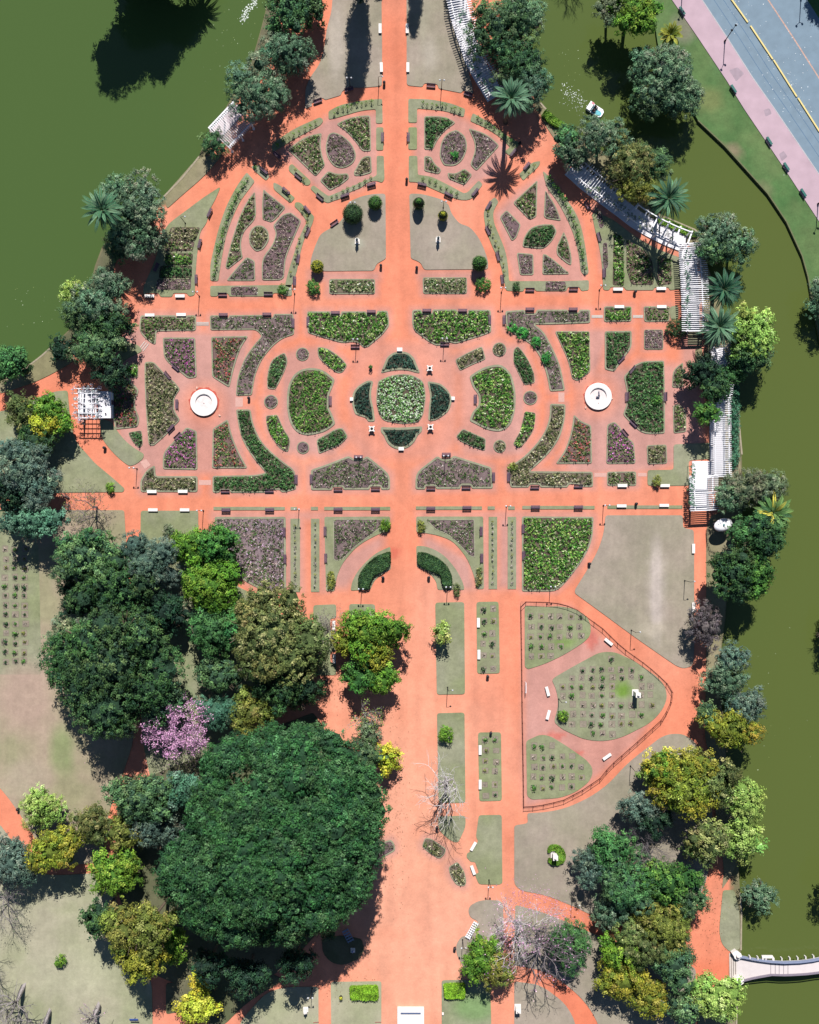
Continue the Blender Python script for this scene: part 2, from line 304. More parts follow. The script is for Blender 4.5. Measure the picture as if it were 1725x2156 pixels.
BEDS = '''10|m|.25|grey green wedge bed left of the purple teardrop bed|95,945 200,865 310,840 300,900 305,960 330,1045 270,1115
10|p|.25|purple brown teardrop bed in the upper left rose fan|350,850 380,835 440,855 500,910 528,980 510,1030 450,1065 390,1055 345,1000 330,930
10|m|.25|large green wedge bed right of the purple teardrop bed|400,785 480,745 560,732 615,730 620,955 565,955 520,890 460,825
10|b|.25|small green bed with curved edge below the teardrop bed, nearer the avenue|510,1090 560,1000 590,985 620,988 625,1090 560,1110 515,1110
10|m|.25|small kite shaped bed directly below the purple teardrop bed|295,1140 350,1080 400,1100 475,1095 482,1125 440,1160 360,1205
10|k|.25|grey green wedge bed left of the egg shaped bed, right of the avenue|955,735 1060,735 1110,748 1155,775 1090,820 1040,880 1010,945 955,945
10|p|.25|egg shaped bed with a green bush in the upper right rose fan|1050,990 1060,900 1100,840 1160,820 1215,860 1230,930 1200,1010 1150,1050 1080,1045
10|p|.25|pointed purple brown bed right of the egg shaped bed|1235,810 1330,840 1380,872 1430,920 1285,1080 1245,1040 1275,960 1275,900
10|m|.25|small bed with curved side below left of the egg shaped bed|955,985 1000,990 1020,1035 1065,1070 1050,1100 955,1080
10|m|.25|small bed directly below the egg shaped bed|1100,1090 1150,1100 1210,1065 1260,1105 1210,1170 1110,1130
u|m|.25|long curved sickle bed on the left side of the left rose fan|537,403 539,430 540,460 513,487 507,513 510,535 512,542 480,567 475,562 480,539 490,500 505,455 520,425
u|q|.25|upright brown bed above the round bed of the left rose fan|555,398 562,405 602,437 580,462 572,468 553,462 552,430
u|b|.3|round brown green bed in the middle of the left rose fan|525,490 535,476 552,474 565,485 568,505 555,525 540,530 525,515
u|p|.25|long leaning purple brown bed on the right side of the left rose fan|612,447 635,465 622,495 607,530 602,545 598,585 590,590 552,590 551,545 575,515 582,490 575,475 595,452
u|q|.25|small triangular bed at the foot of the left rose fan|520,541 537,549 538,591 477,591 500,562
u|p|.0|narrow purple bed in the grass strip below the left rose fan|487,604 543,604 543,622 487,622
u|m|.25|tall triangular bed in the upper part of the right rose fan|1080,427 1132,379 1130,456 1115,463
u|p|.25|small almond shaped bed on the left of the right rose fan|1052,457 1067,442 1097,473 1088,500 1078,508
u|k|.25|green leaf shaped bed in the middle of the right rose fan|1100,520 1102,503 1115,480 1140,472 1165,473 1173,487 1163,507 1150,520 1140,524 1120,522
u|p|.25|narrow pointed bed on the upper right of the right rose fan|1148,400 1155,410 1170,433 1182,465 1150,460 1145,455
u|m|.25|small pointed bed on the right edge of the right rose fan|1187,487 1198,513 1204,545 1203,559 1193,554 1172,536 1172,520
u|q|.25|low triangular bed at the foot of the right rose fan|1143,535 1150,536 1170,550 1200,577 1142,578
u|p|.25|almost square bed at the lower left of the right rose fan|1088,532 1123,535 1124,579 1095,579
u|p|.0|narrow pinkish bed in the grass strip below the right rose fan|1149,593 1191,593 1191,612 1149,612
11|w|.2|rectangular cream rose bed below the left bust lawn|355,145 645,145 645,240 355,240
11|w|.2|rectangular cream rose bed below the right bust lawn|945,135 1225,135 1225,238 948,238
11|g|.3|big green winged bed left of the avenue, north of the central ring|215,350 365,350 370,370 430,370 432,350 590,350 595,370 655,370 657,346 725,345 733,400 735,440 690,500 640,540 600,575 570,578 545,550 500,540 440,550 300,510 220,485
11|g|.3|big green winged bed right of the avenue, north of the central ring|880,340 940,338 942,362 1005,362 1007,338 1165,338 1170,362 1230,362 1232,340 1375,340 1380,480 1330,500 1150,555 1110,540 1040,570 990,545 890,470 878,420
11|d|.45|dark green petal bed above the central round bed|680,740 700,690 720,640 760,610 800,602 850,607 890,640 910,690 930,740 900,735 860,722 800,718 740,725
11|d|.4|dark green petal bed left of the central round bed|600,785 635,790 620,850 620,900 635,960 645,1045 600,1045 590,1022 520,1000 497,930 505,860 545,815
11|d|.35|dark green petal bed right of the central round bed|975,790 1060,805 1105,845 1135,905 1110,980 1065,1015 1020,1040 980,1040 985,960 995,880
11|d|.5|dark green petal bed below the central round bed|680,1080 800,1085 945,1075 940,1110 915,1130 890,1180 845,1215 780,1222 725,1190 700,1130 682,1112
11|c|.2|round bed of pale blooming roses in the very centre|665,790 740,755 810,745 880,750 950,790 962,850 965,900 950,1000 920,1050 820,1062 700,1040 670,1000 652,930 655,850
11|h|.45|large kidney shaped brown green bed left of the centre|180,715 250,705 320,720 392,780 375,830 355,875 352,955 375,1000 395,1060 330,1110 220,1135 150,1115 105,1050 85,940 95,820 130,750
11|g|.45|large kidney shaped green bed right of the centre|1240,760 1330,700 1440,680 1505,740 1535,860 1530,980 1500,1070 1440,1110 1360,1100 1240,1040 1262,980 1300,945 1300,875 1262,830
11|g|.2|slanting bed above right of the left kidney shaped bed|280,575 340,580 430,640 470,690 440,735 410,740 350,700 285,640
u|k|.2|curved bed at the upper left of the left kidney shaped bed|563,790 570,762 583,750 600,742 607,760 601,778 591,800 580,820 563,818
u|g|.15|curved green bed at the lower left of the left kidney shaped bed|560,875 585,873 598,905 613,925 607,952 590,945 572,920 562,900
11|k|.25|slanting bed at the lower right of the left kidney shaped bed|275,1160 400,1090 440,1085 475,1140 430,1190 290,1250 280,1200
11|p|.2|small round bed above the left kidney shaped bed|187,575 218,588 232,620 218,652 187,665 155,652 142,620 155,588
11|p|.2|small round bed below the left kidney shaped bed|190,1168 220,1180 232,1210 220,1240 190,1252 160,1240 148,1210 160,1180
u|p|.2|small round bed at the left tip of the left kidney shaped bed|571,830 582,835 587,846 582,857 571,862 560,857 555,846 560,835
11|b|.2|small round bed with a green plant above the right kidney shaped bed|1430,543 1463,557 1477,590 1463,623 1430,637 1397,623 1383,590 1397,557
11|p|.2|small round bed at the right tip of the right kidney shaped bed|1625,847 1659,861 1673,895 1659,929 1625,943 1591,929 1577,895 1591,861
11|b|.2|small round bed with a pale green plant below the right kidney shaped bed|1432,1157 1462,1170 1475,1200 1462,1232 1432,1245 1402,1232 1389,1200 1402,1170
11|b|.2|slanting bed at the upper left of the right kidney shaped bed|1150,655 1230,610 1320,570 1345,650 1250,690 1180,725
11|k|.15|curved green bed at the upper right of the right kidney shaped bed|1520,590 1545,568 1580,605 1615,660 1650,740 1655,800 1590,815 1570,780 1550,740 1515,660
11|k|.2|slanting green bed at the lower left of the right kidney shaped bed|1200,1090 1345,1155 1340,1230 1260,1205 1185,1170 1155,1140
11|g|.1|curved leafy bed at the lower right of the right kidney shaped bed|1590,980 1660,990 1652,1070 1640,1110 1600,1170 1555,1215 1515,1190 1535,1150 1560,1110
11|q|.4|large brown bed with pointed top left of the avenue, south of the central ring|240,1350 330,1320 480,1262 515,1285 560,1285 595,1262 740,1380 740,1475 685,1475 680,1455 615,1455 610,1475 445,1475 440,1458 378,1458 374,1478 240,1478
11|q|.4|large brown bed with pointed top right of the avenue, south of the central ring|900,1370 1040,1262 1070,1285 1115,1283 1140,1260 1380,1335 1390,1468 1255,1468 1250,1448 1188,1448 1184,1470 1030,1470 1026,1452 965,1452 961,1473 900,1473
u|q|.25|long bed bending down along the ring path, upper left of the centre|442,664 462,664 463,669 482,669 483,664 554,663 556,669 575,669 577,661 618,661 620,704 595,712 575,728 552,755 537,790 531,832 497,833 500,795 515,755 530,733 552,707 540,694 443,695
01|m|.3|L shaped bed at the upper left corner of the rose garden|890,375 1110,375 1115,388 1178,388 1180,375 1240,375 1240,470 990,475 985,560 955,548 900,500 880,460
01|f|.3|magenta flower bed above left of the west fountain|1030,515 1235,515 1245,765 1190,775 1150,740 1100,700 1060,670 1035,630
01|r|.3|red flower bed above right of the west fountain|1335,510 1570,505 1520,580 1480,700 1450,830 1400,800 1340,760
01|b|.25|tall bed with pointed ends between the west fountain and the lattice pavilion|915,670 970,665 1035,735 1060,770 1095,785 1140,840 1100,895 1100,975 1140,1035 1100,1075 1040,1140 970,1200 940,1190 925,1000 915,800
01|r|.3|kidney shaped bed beside the white flat roof of the west pavilion|705,800 760,785 840,800 880,850 850,920 860,970 885,1030 870,1080 730,1095 715,1000
01|g|.1|small green corner bed above the kidney shaped bed at the west pavilion|790,720 830,680 875,670 875,770 790,762
01|k|.1|small pointed bed below the kidney shaped bed at the west pavilion|810,1115 895,1100 905,1190 880,1215 830,1160
01|f|.3|magenta flower bed below left of the west fountain|1030,1240 1100,1170 1180,1080 1245,1105 1250,1350 1030,1345
01|r|.3|red brown flower bed below right of the west fountain|1345,1090 1440,1030 1470,1150 1515,1250 1565,1340 1340,1340
u|k|.3|long dark green bed bending up along the ring path, lower left of the centre|497,862 528,862 533,893 550,930 575,955 600,975 622,990 624,1030 600,1036 593,1036 590,1031 570,1031 566,1037 486,1037 484,1032 465,1032 462,1037 448,1037 448,1002 540,1000 560,995 530,960 507,920
01|b|.35|bed with raised corner at the lower left of the rose garden|885,1420 930,1350 980,1320 985,1390 1250,1390 1250,1490 1190,1490 1185,1478 1130,1478 1128,1490 995,1490 990,1478 932,1478 928,1490 890,1490
u|q|.35|long bed bending down along the ring path, upper right of the centre|1064,655 1105,652 1107,660 1128,660 1130,652 1195,652 1198,658 1218,658 1220,652 1243,652 1243,680 1160,683 1125,683 1145,698 1165,735 1180,770 1190,822 1158,824 1152,790 1140,755 1120,725 1090,708 1066,692
21|g|.2|bright green bed above left of the east fountain|55,475 275,475 280,730 200,790 165,775 140,660
21|k|.35|dark bed with a diagonal end above right of the east fountain|370,475 540,472 540,580 500,630 430,730 370,715
21|g|.25|small green bed beside the white bench under the upper cross walk|365,318 430,318 432,332 488,332 490,318 540,318 540,412 365,415
21|m|.25|small brown bed beside the pergola end of the upper cross walk|615,318 698,318 700,335 755,335 758,318 780,318 780,412 620,415
21|p|.15|small square purple bed left of the dark bush at the pergola|618,465 738,465 740,590 618,590
21|k|.3|very large green bed right of the east fountain|490,760 580,665 745,660 750,870 740,900 750,920 750,1120 610,1125 530,1050 485,1000 512,930 510,850
21|m|.2|narrow bed at the upper right of the very large green bed|800,720 865,670 865,830 795,830
21|m|.2|narrow bed at the lower right of the very large green bed|800,945 840,935 870,970 885,1000 885,1110 805,1120
u|b|.35|long bed bending up along the ring path, lower right of the centre|1158,850 1191,851 1190,880 1180,920 1160,950 1135,975 1115,992 1248,993 1249,1025 1220,1025 1218,1019 1198,1019 1195,1026 1138,1026 1136,1020 1116,1020 1113,1026 1075,1026 1069,990 1075,980 1100,965 1130,935 1150,905 1158,875
21|r|.3|reddish wedge bed below left of the east fountain|175,1000 215,1040 285,1070 290,1310 60,1312 120,1230 160,1110
21|f|.25|wedge bed below right of the east fountain|385,1065 430,1045 470,1080 480,1120 520,1150 555,1180 565,1310 380,1312
21|b|.2|small square bed on the left of the lawn of the east pavilion|635,1195 760,1190 765,1310 640,1315
21|m|.25|small bed on the lower cross walk below the east fountain|385,1362 568,1360 570,1450 510,1450 508,1438 455,1438 452,1450 385,1450
u|b|.0|top brown bed of the five beds stacked on the left lawn|360,479 422,479 412,508 352,508
u|m|.0|second bed from the top of the five beds on the left lawn|349,509 411,509 406,528 348,530
u|g|.0|middle bright green bed of the five beds on the left lawn|349,534 407,534 405,558 348,558
u|k|.0|fourth bed from the top of the five beds on the left lawn|338,560 405,560 404,585 335,586
u|p|.0|lowest bed of the five beds on the left lawn|332,588 403,588 402,610 329,610
u|g|.0|tall green bed on the shaded lawn beside the curved pergola|1292,490 1312,500 1314,601 1290,601
u|m|.0|wide dark bed on the shaded lawn beside the curved pergola|1319,505 1346,520 1374,545 1376,600 1330,600 1319,570
u|m|.0|right bed on the shaded lawn beside the curved pergola|1385,540 1412,546 1414,598 1384,602
20|p|.2|narrow upper bed beside the red walk at the curved pergola|305,1305 350,1340 368,1400 366,1440 335,1450 315,1370
20|p|.2|narrow lower bed beside the red walk at the curved pergola|355,1530 390,1530 398,1660 392,1700 358,1705 350,1600
u|l|.45|large pinkish bed with dried blooms at the lower left of the rose garden|452,1088 602,1088 603,1245 560,1246 505,1218 480,1180 455,1120
12|q|.25|curved brown bed with notch left of the avenue, above the lower arch|380,42 725,42 700,85 640,130 520,220 440,300 400,310 380,300
12|q|.25|curved brown bed right of the avenue, above the lower arch|960,45 1275,42 1278,290 1240,280 1170,200 1100,140 1030,115
u|g|.35|very large green bed left of the raked lawn|1099,1087 1250,1088 1248,1130 1240,1155 1223,1185 1195,1222 1172,1245 1099,1245
13|b|.2|diamond shaped bed at the foot of the bare white tree|960,440 1000,445 1095,510 1080,550 1050,572 1000,545 940,495
13|b|.2|pointed bed on the wide red square, left of the two stone benches|1165,590 1210,650 1222,720 1210,745 1160,740 1120,680 1108,625
13|p|.3|pale bed half hidden under the giant dark tree|655,480 745,450 770,480 772,520 680,572 655,575'''
# ================================================================ SETTING
def nz(X, Y, s, o=0.0): return np.array([noise.noise(Vector((x * s + o, y * s - o, o))) for x, y in zip(X, Y)])
def U2(X, Y): return X * 10 + 862.5, 1078 - Y * 10
ISLAND = '575,-150 565,0 550,60 530,130 497,190 462,250 430,300 418,332 385,372 348,413 300,440 255,470 215,520 200,560 193,590 178,640 150,690 117,722 90,748 63,769 40,785 0,799 -150,830 -320,860 -320,2500 1550,2500 1550,2156 1552,2097 1560,2004 1561,1917 1555,1824 1548,1700 1530,1600 1522,1500 1515,1400 1528,1300 1535,1200 1558,1120 1566,1060 1563,1000 1562,956 1555,872 1552,792 1545,730 1520,640 1490,560 1478,500 1463,483 1413,462 1370,440 1330,380 1290,330 1240,300 1193,272 1170,253 1150,230 1138,217 1130,120 1105,60 1085,0 1070,-150'
PINK = [WP('u', s) for s in ('590,320 690,245 800,235 800,380 760,400 690,420 620,350', '870,235 960,235 1080,310 1040,370 985,400 870,380', '535,385 650,460 605,600 450,600 470,480',
  '1090,400 1150,360 1225,470 1235,600 1080,600 1040,450', '265,690 440,700 535,690 505,845 525,1000 430,1000 300,1010 250,940 235,800', '1170,690 1290,690 1260,780 1430,760 1440,690 1480,690 1480,960 1370,990 1240,1000 1190,990 1215,830',
  '650,572 800,572 800,590 650,590', '880,572 1030,572 1030,590 880,590', '445,1078 822,1078 822,1094 445,1094', '878,1078 1240,1078 1240,1094 878,1094', '770,720 930,720 960,760 960,930 930,965 770,965 740,930 740,760',
  '600,1085 640,1085 640,1245 600,1245', '675,1085 690,1085 690,1245 675,1245', '700,1180 810,1120 810,1150 730,1240 700,1240', '890,1120 990,1180 1000,1240 960,1240 890,1150', '1015,1085 1030,1085 1030,1240 1015,1240', '1048,1085 1100,1085 1100,1240 1048,1240',
  '1100,1270 1200,1275 1300,1370 1405,1460 1340,1570 1230,1660 1105,1700', '590,740 710,720 710,960 590,950', '970,740 1110,720 1110,960 970,960')]
ORANGE = [(430, 847, 46, 46), (1259, 835, 46, 46), (845, 640, 30, 60), (845, 90, 22, 150), (845, 845, 150, 170)]
def ground_col(X, Y):
    u, v = U2(X, Y); n = len(X)
    base = np.tile(np.array(lin((243, 148, 116))), (n, 1)); pink = np.array(lin((206, 158, 150))); light = np.array(lin((250, 176, 146))); sat = np.array(lin((242, 138, 104)))
    w = np.zeros(n)
    for p in PINK: w = np.maximum(w, np.clip(.5 - dist_poly(p, X, Y) / 2.2, 0, 1))
    for a, b, ra, rb in ORANGE: w *= 1 - np.clip(1.4 - np.hypot((u - a) / ra, (v - b) / rb), 0, 1) * .85
    n1 = nz(X, Y, .05, 3.1); n2 = nz(X, Y, .22, 9.)
    for ln in BEDS.splitlines():     # the gravel next to the beds is greyer, mixed with soil
        q = ln.split('|'); p = WP(q[0], q[4]); xs = [z[0] for z in p]; ys = [z[1] for z in p]
        k = np.where((X > min(xs) - 2) & (X < max(xs) + 2) & (Y > min(ys) - 2) & (Y < max(ys) + 2))[0]
        if len(k): w[k] = np.maximum(w[k], np.clip(1.0 - dist_poly(p, X[k], Y[k]) / 1.5, 0, 1) * .75)
    w = np.clip(w + n1 * .3, 0, 1)[:, None]
    # the broad avenue at the bottom and the middle of the walks are paler
    l = np.clip((v - 1150) / 500, 0, 1) * np.clip(1.3 - np.abs(u - 860 - (v - 1800) * .05) / 220, 0, 1)
    l = np.clip(l + n1 * .4 + .1, 0, 1)[:, None]
    s = np.clip(np.clip((u - 1080) / 100, 0, 1) * np.clip((v - 2010) / 30, 0, 1) + np.clip((400 - v) / 500, 0, 1) * .45 + np.clip((300 - u) / 200, 0, 1) * np.clip((1200 - v) / 200, 0, 1) * .35 + n2 * .3, 0, 1)[:, None]
    c = base * (1 - l) + light * l; c = c * (1 - s) + sat * s; c = c * (1 - w * .85) + pink * w * .85
    isl = WP('u', ISLAND); xs = dist_poly(isl, X, Y) + n2 * .8
    g = np.clip((xs + 2.0) / .5, 0, 1)[:, None]; c = c * (1 - g) + np.array(lin((128, 122, 92))) * g
    # darker wet spots and stains with a shape of their own
    for a, b, ra, rb in ((833, 1163, 12, 11), (1245, 1345, 14, 20), (1165, 1548, 22, 7), (1215, 1585, 16, 6)):
        q = np.clip(1.25 - np.hypot((u - a) / ra, (v - b) / rb) + nz(X, Y, 1.1) * .7, 0, .55)[:, None]; c = c * (1 - q) + np.array(lin((222, 100, 84))) * q
    st = np.array([noise.noise(Vector((x * .55, y * .05, 1.3))) for x, y in zip(X, Y)]) * .16 + nz(X, Y, .9, 7.) * .05
    c = c * (1 + st)[:, None]
    return np.clip(c * .69, 0, 1)
struct(sheet('ground', WP('u', ISLAND), 0, -1.4, ground_col, M_GROUND, .75))

KEY = {'dry': ((166, 158, 138), (176, 162, 148)), 'turf': ((162, 162, 136), (148, 154, 116)), 'pale': ((186, 180, 156), (170, 172, 138)), 'brn': ((186, 166, 146), (166, 160, 128)),
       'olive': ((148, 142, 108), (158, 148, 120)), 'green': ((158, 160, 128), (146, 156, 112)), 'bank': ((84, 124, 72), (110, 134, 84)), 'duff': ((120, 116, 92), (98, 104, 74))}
SPOTS = [(708, 90, 17, 80, (192, 180, 168), .8), (905, 115, 16, 34, (190, 180, 166), .7), (890, 20, 10, 80, (176, 170, 150), .5), (1382, 1240, 15, 100, (208, 194, 186), .9), (1375, 1325, 26, 14, (196, 184, 166), .7), (1312, 1453, 18, 17, (120, 158, 58), .9), (1190, 1352, 22, 10, (126, 162, 70), .6),
 (55, 1470, 60, 70, (192, 164, 150), .8), (130, 1580, 26, 50, (140, 160, 104), .7), (385, 1480, 22, 34, (116, 146, 96), .8), (1000, 2120, 45, 30, (122, 164, 96), .7), (60, 1640, 50, 40, (184, 170, 150), .6),
 (1540, 320, 22, 16, (164, 140, 120), .7), (1600, 400, 26, 18, (150, 140, 110), .5), (1440, 60, 26, 30, (150, 140, 126), .7), (1495, 210, 26, 24, (140, 140, 90), .5), (1630, 470, 20, 14, (90, 110, 80), .5), (1512, 130, 14, 30, (92, 132, 84), .5),
 (820, 2000, 1, 1, (0, 0, 0), 0), (560, 870, 1, 1, (0, 0, 0), 0), (753, 513, 14, 10, (184, 186, 168), .6), (921, 513, 14, 10, (186, 180, 166), .6), (200, 1020, 40, 20, (172, 170, 140), .5), (1280, 1500, 40, 30, (156, 160, 140), .4), (1050, 1930, 30, 40, (170, 160, 150), .5), (150, 2050, 90, 60, (198, 194, 168), .5)]
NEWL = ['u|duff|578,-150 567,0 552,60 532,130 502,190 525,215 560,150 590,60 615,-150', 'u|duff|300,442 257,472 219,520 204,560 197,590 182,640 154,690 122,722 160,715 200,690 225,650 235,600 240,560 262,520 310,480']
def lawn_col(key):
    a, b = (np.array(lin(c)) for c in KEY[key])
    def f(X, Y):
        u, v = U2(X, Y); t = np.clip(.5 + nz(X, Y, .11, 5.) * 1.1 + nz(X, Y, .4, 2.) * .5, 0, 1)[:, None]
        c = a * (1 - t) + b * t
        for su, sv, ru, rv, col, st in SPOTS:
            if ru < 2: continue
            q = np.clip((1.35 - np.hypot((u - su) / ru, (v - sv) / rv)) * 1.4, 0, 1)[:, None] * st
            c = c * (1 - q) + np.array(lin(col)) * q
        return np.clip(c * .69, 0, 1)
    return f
LAWNS = '''10|dry|395,-300 370,80 340,180 325,300 300,400 235,490 205,560 203,690 250,668 240,655 315,618 330,632 430,602 437,575 500,553 560,555 688,545 690,300 682,-300
10|dry|843,-300 845,540 945,550 955,526 1040,533 1045,560 1190,588 1200,570 1268,600 1262,560 1210,340 1180,150 1165,-300
u|dry|812,408 790,408 762,413 735,425 728,437 723,460 708,475 692,483 675,493 663,520 655,545 653,568 682,571 788,570 793,556 803,550 813,545
u|dry|862,408 885,408 906,413 930,420 945,430 950,448 957,458 968,471 990,478 1008,500 1020,525 1028,550 1028,567 992,567 893,568 886,553 875,548 865,544
u|turf|465,393 455,418 441,443 436,470 422,487 418,520 415,539 411,600 411,622 398,624 394,617 365,617 363,625 338,625 335,617 308,617 303,622 302,605 318,570 330,540 340,500 352,475 367,462 393,443 430,415
u|olive|418,330 470,325 430,372 385,410 352,440 346,412
u|turf|1246,448 1262,450 1290,462 1340,500 1380,523 1438,545 1439,608 1410,611 1408,605 1378,605 1376,611 1318,611 1314,604 1286,604 1283,611 1270,611 1268,560 1262,520 1252,480
21|turf|780,320 835,312 835,400 785,400
21|olive|940,590 985,580 990,680 945,690
21|turf|805,1190 1040,1180 1045,1280 900,1290 905,1450 640,1450 640,1352 805,1350
01|turf|775,548 840,552 880,565 900,600 880,612 830,635 790,660 762,690 750,620
01|turf|630,1030 700,1040 745,1110 790,1165 850,1215 912,1250 905,1280 860,1315 820,1328 760,1285 700,1225 650,1160 638,1110
01|olive|0,800 60,770 190,690 350,550 430,600 480,650 430,690 300,760 190,810 0,870
u|turf|-300,890 0,869 60,845 115,824 143,822 147,870 153,905 160,930 180,952 200,975 217,989 240,1008 263,1029 260,1036 130,1037 -300,1042
u|brn|-300,1416 84,1416 78,1150 62,1074 262,1074 266,1140 276,1300 280,1440 283,1560 255,1640 226,1720 215,1815 160,1820 105,1822 75,1765 40,1710 0,1655 -300,1450
u|turf|-300,1072 68,1074 82,1150 88,1420 -300,1420
u|turf|297,1075 418,1075 418,1150 470,1210 500,1235 560,1262 600,1300 640,1340 640,1420 600,1480 420,1600 320,1650 300,1560 292,1300 296,1140
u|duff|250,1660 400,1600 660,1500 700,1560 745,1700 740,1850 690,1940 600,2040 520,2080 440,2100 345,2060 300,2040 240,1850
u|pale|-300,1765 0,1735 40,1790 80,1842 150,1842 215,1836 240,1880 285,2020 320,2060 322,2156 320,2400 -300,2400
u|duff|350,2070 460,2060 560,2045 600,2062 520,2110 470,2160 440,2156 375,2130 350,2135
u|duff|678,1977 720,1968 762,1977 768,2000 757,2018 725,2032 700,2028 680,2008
u|pale|500,2156 560,2090 600,2078 671,2077 671,2400 480,2400
13|pale|365,1350 685,1345 685,1600 680,2200 370,2200 368,1600
13|turf|1065,1340 1225,1335 1370,1345 1380,1617 1370,2200 1068,2200
12|turf|255,588 400,582 400,670 360,672 362,745 400,748 400,880 362,882 362,950 400,952 400,1030 255,1030
12|turf|482,580 645,582 645,1100 482,1100
12|turf|1025,572 1208,568 1213,1150 1035,1152
12|green|1285,568 1425,565 1433,1018 1290,1020
12|turf|1036,1270 1210,1266 1216,1835 1046,1835
12|green|1295,1392 1440,1390 1446,1822 1303,1826
13|turf|1043,305 1215,300 1218,370 1172,465 1150,468 1115,452 1045,392
13|turf|1300,297 1445,295 1449,725 1430,735 1300,733 1275,668 1302,662 1276,590 1250,592 1222,562 1225,538 1245,528 1298,462 1282,432
u|dry|1110,1712 1112,1733 1083,1738 1083,1862 1098,1875 1150,1884 1213,1910 1240,1924 1330,1950 1440,1930 1480,1880 1500,1800 1500,1700 1482,1620 1470,1571 1455,1555 1437,1545 1410,1545 1390,1553 1367,1571 1323,1605 1280,1652 1240,1680 1190,1702 1150,1710
13|dry|1290,842 1340,832 1430,835 1452,855 1458,1000 1458,1200 1400,1320 1240,1330 1200,1250 1160,1175 1155,1115 1190,1065 1230,1055 1300,968 1245,940 1233,900 1245,870
u|dry|1085,1905 1150,1922 1235,1960 1300,1985 1420,2010 1465,2040 1465,2400 1285,2400 1262,2156 1232,2108 1190,2070 1150,2045 1110,2036 1083,2032
u|dry|1083,2066 1130,2072 1150,2082 1190,2112 1212,2150 1225,2400 1083,2400
22|dry|375,20 863,20 865,100 932,112 935,250 935,900 925,970 870,988 820,970 560,790 330,620 182,513 182,490 260,365 330,240 365,130
u|olive|1487,1115 1497,1085 1560,1068 1556,1120 1533,1200 1526,1300 1513,1400 1520,1500 1528,1600 1546,1700 1553,1824 1520,1872 1525,1830 1505,1700 1500,1600 1484,1560 1487,1400
u|turf|1522,1874 1546,1874 1557,1917 1558,1998 1537,2004 1520,1988 1514,1960 1518,1917
u|olive|1470,2100 1552,2060 1547,2156 1547,2400 1470,2400
22|green|0,598 60,594 130,600 200,620 258,658 283,715 280,780 240,820 130,892 0,955 -115,992 -135,975 -135,590
22|turf|36,1060 60,1040 180,970 330,890 380,882 440,886 560,940 700,1040 750,1095 765,1170 740,1240 690,1300 640,1340 500,1412 420,1438 350,1445 290,1442 230,1430 100,1370 50,1325 62,1280 76,1225 74,1170 60,1110
u|green|1108,1560 1138,1546 1160,1550 1200,1575 1235,1600 1247,1615 1248,1630 1240,1646 1215,1666 1180,1680 1120,1683 1110,1676
u|olive|1136,220 1150,232 1172,256 1195,275 1240,303 1290,333 1330,383 1370,443 1412,464 1460,485 1476,503 1490,565 1520,645 1542,732 1549,792 1552,872 1559,956 1560,1060 1535,1066 1510,1066 1500,960 1500,790 1480,700 1475,530 1440,510 1400,500 1340,470 1280,415 1215,340 1190,320 1165,290 1140,250'''
lawns = []
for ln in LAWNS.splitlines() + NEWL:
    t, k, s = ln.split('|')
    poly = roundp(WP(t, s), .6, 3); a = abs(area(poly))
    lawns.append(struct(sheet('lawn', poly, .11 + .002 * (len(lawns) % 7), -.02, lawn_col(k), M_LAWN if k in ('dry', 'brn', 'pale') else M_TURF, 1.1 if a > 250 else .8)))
# narrow grass strips between the walks (u0,v0,u1,v1)
STR = '450,1067,600,1074 612,1067,626,1074 655,1067,670,1074 683,1067,822,1074 876,1066,1015,1073 1027,1066,1042,1073 1070,1066,1084,1073 1100,1065,1252,1072 1279,1064,1437,1071 612,1092,632,1246 655,1092,673,1246 1029,1088,1047,1240 1069,1088,1087,1240'
STRIPS = [tuple(map(float, q.split(','))) for q in STR.split()]
for a, b, c, d in STRIPS:
    struct(sheet('lawn', WP('u', f'{a},{b} {c},{b} {c},{d} {a},{d}'), .12, -.02, lawn_col('turf'), M_TURF, .8))

# road side across the water
struct(sheet('east_bank', WP('u', '1365,-400 1372,0 1385,90 1400,140 1440,200 1470,253 1527,307 1563,347 1617,407 1657,467 1690,539 1702,582 1712,640 1735,750 1800,900 1900,1000 2100,1100 2400,1100 2400,-400'), -.02, -1.4, lawn_col('bank'), M_TURF, 1.1))
struct(sheet('north_shore', WP('u', '110,-25 520,-25 560,-420 60,-420'), -.02, -1.4, lawn_col('duff'), M_TURF, 2))
struct(sheet('east_shore', WP('u', '1800,1250 1790,1500 1785,1800 1800,2100 1800,2500 2300,2500 2300,1250'), -.02, -1.4, lawn_col('bank'), M_TURF, 2.5))
def strip_poly(s0, s1):   # between two polylines given in units
    return WP('u', s0 + ' ' + ' '.join(reversed(s1.split())))
SW_L = '1215,-330 1415,0 1470,80 1530,170 1567,230 1650,353 1725,467 2000,880'; SW_R = '1277,-330 1477,0 1530,80 1583,163 1630,230 1725,370 2060,870'
RD_R = '1500,-330 1700,0 1790,140 1900,310 2300,920'
M_WALK = mat('pink_paving', alb((206, 178, 190)), .9, bump=.3, var=.10, scale=.35)
M_ROAD = mat('blue_asphalt', alb((134, 155, 172)), .85, bump=.3, var=.10, scale=.5)
struct(prism('pavement', strip_poly(SW_L, SW_R), -.02, .10, M_WALK))
struct(prism('road', strip_poly(SW_R, RD_R), -.02, -.012, M_ROAD))
struct(prism('kerb', strip_poly(SW_R, '1279.5,-330 1479.5,0 1532.5,80 1585.5,163 1632.5,230 1727.5,370 2062.5,870'), -.02, .11, mat('kerb_stone', alb((200, 196, 200)), .9)))
M_PAVE2 = mat('paving_patch', alb((180, 160, 172)), .9, var=.15, scale=.8)
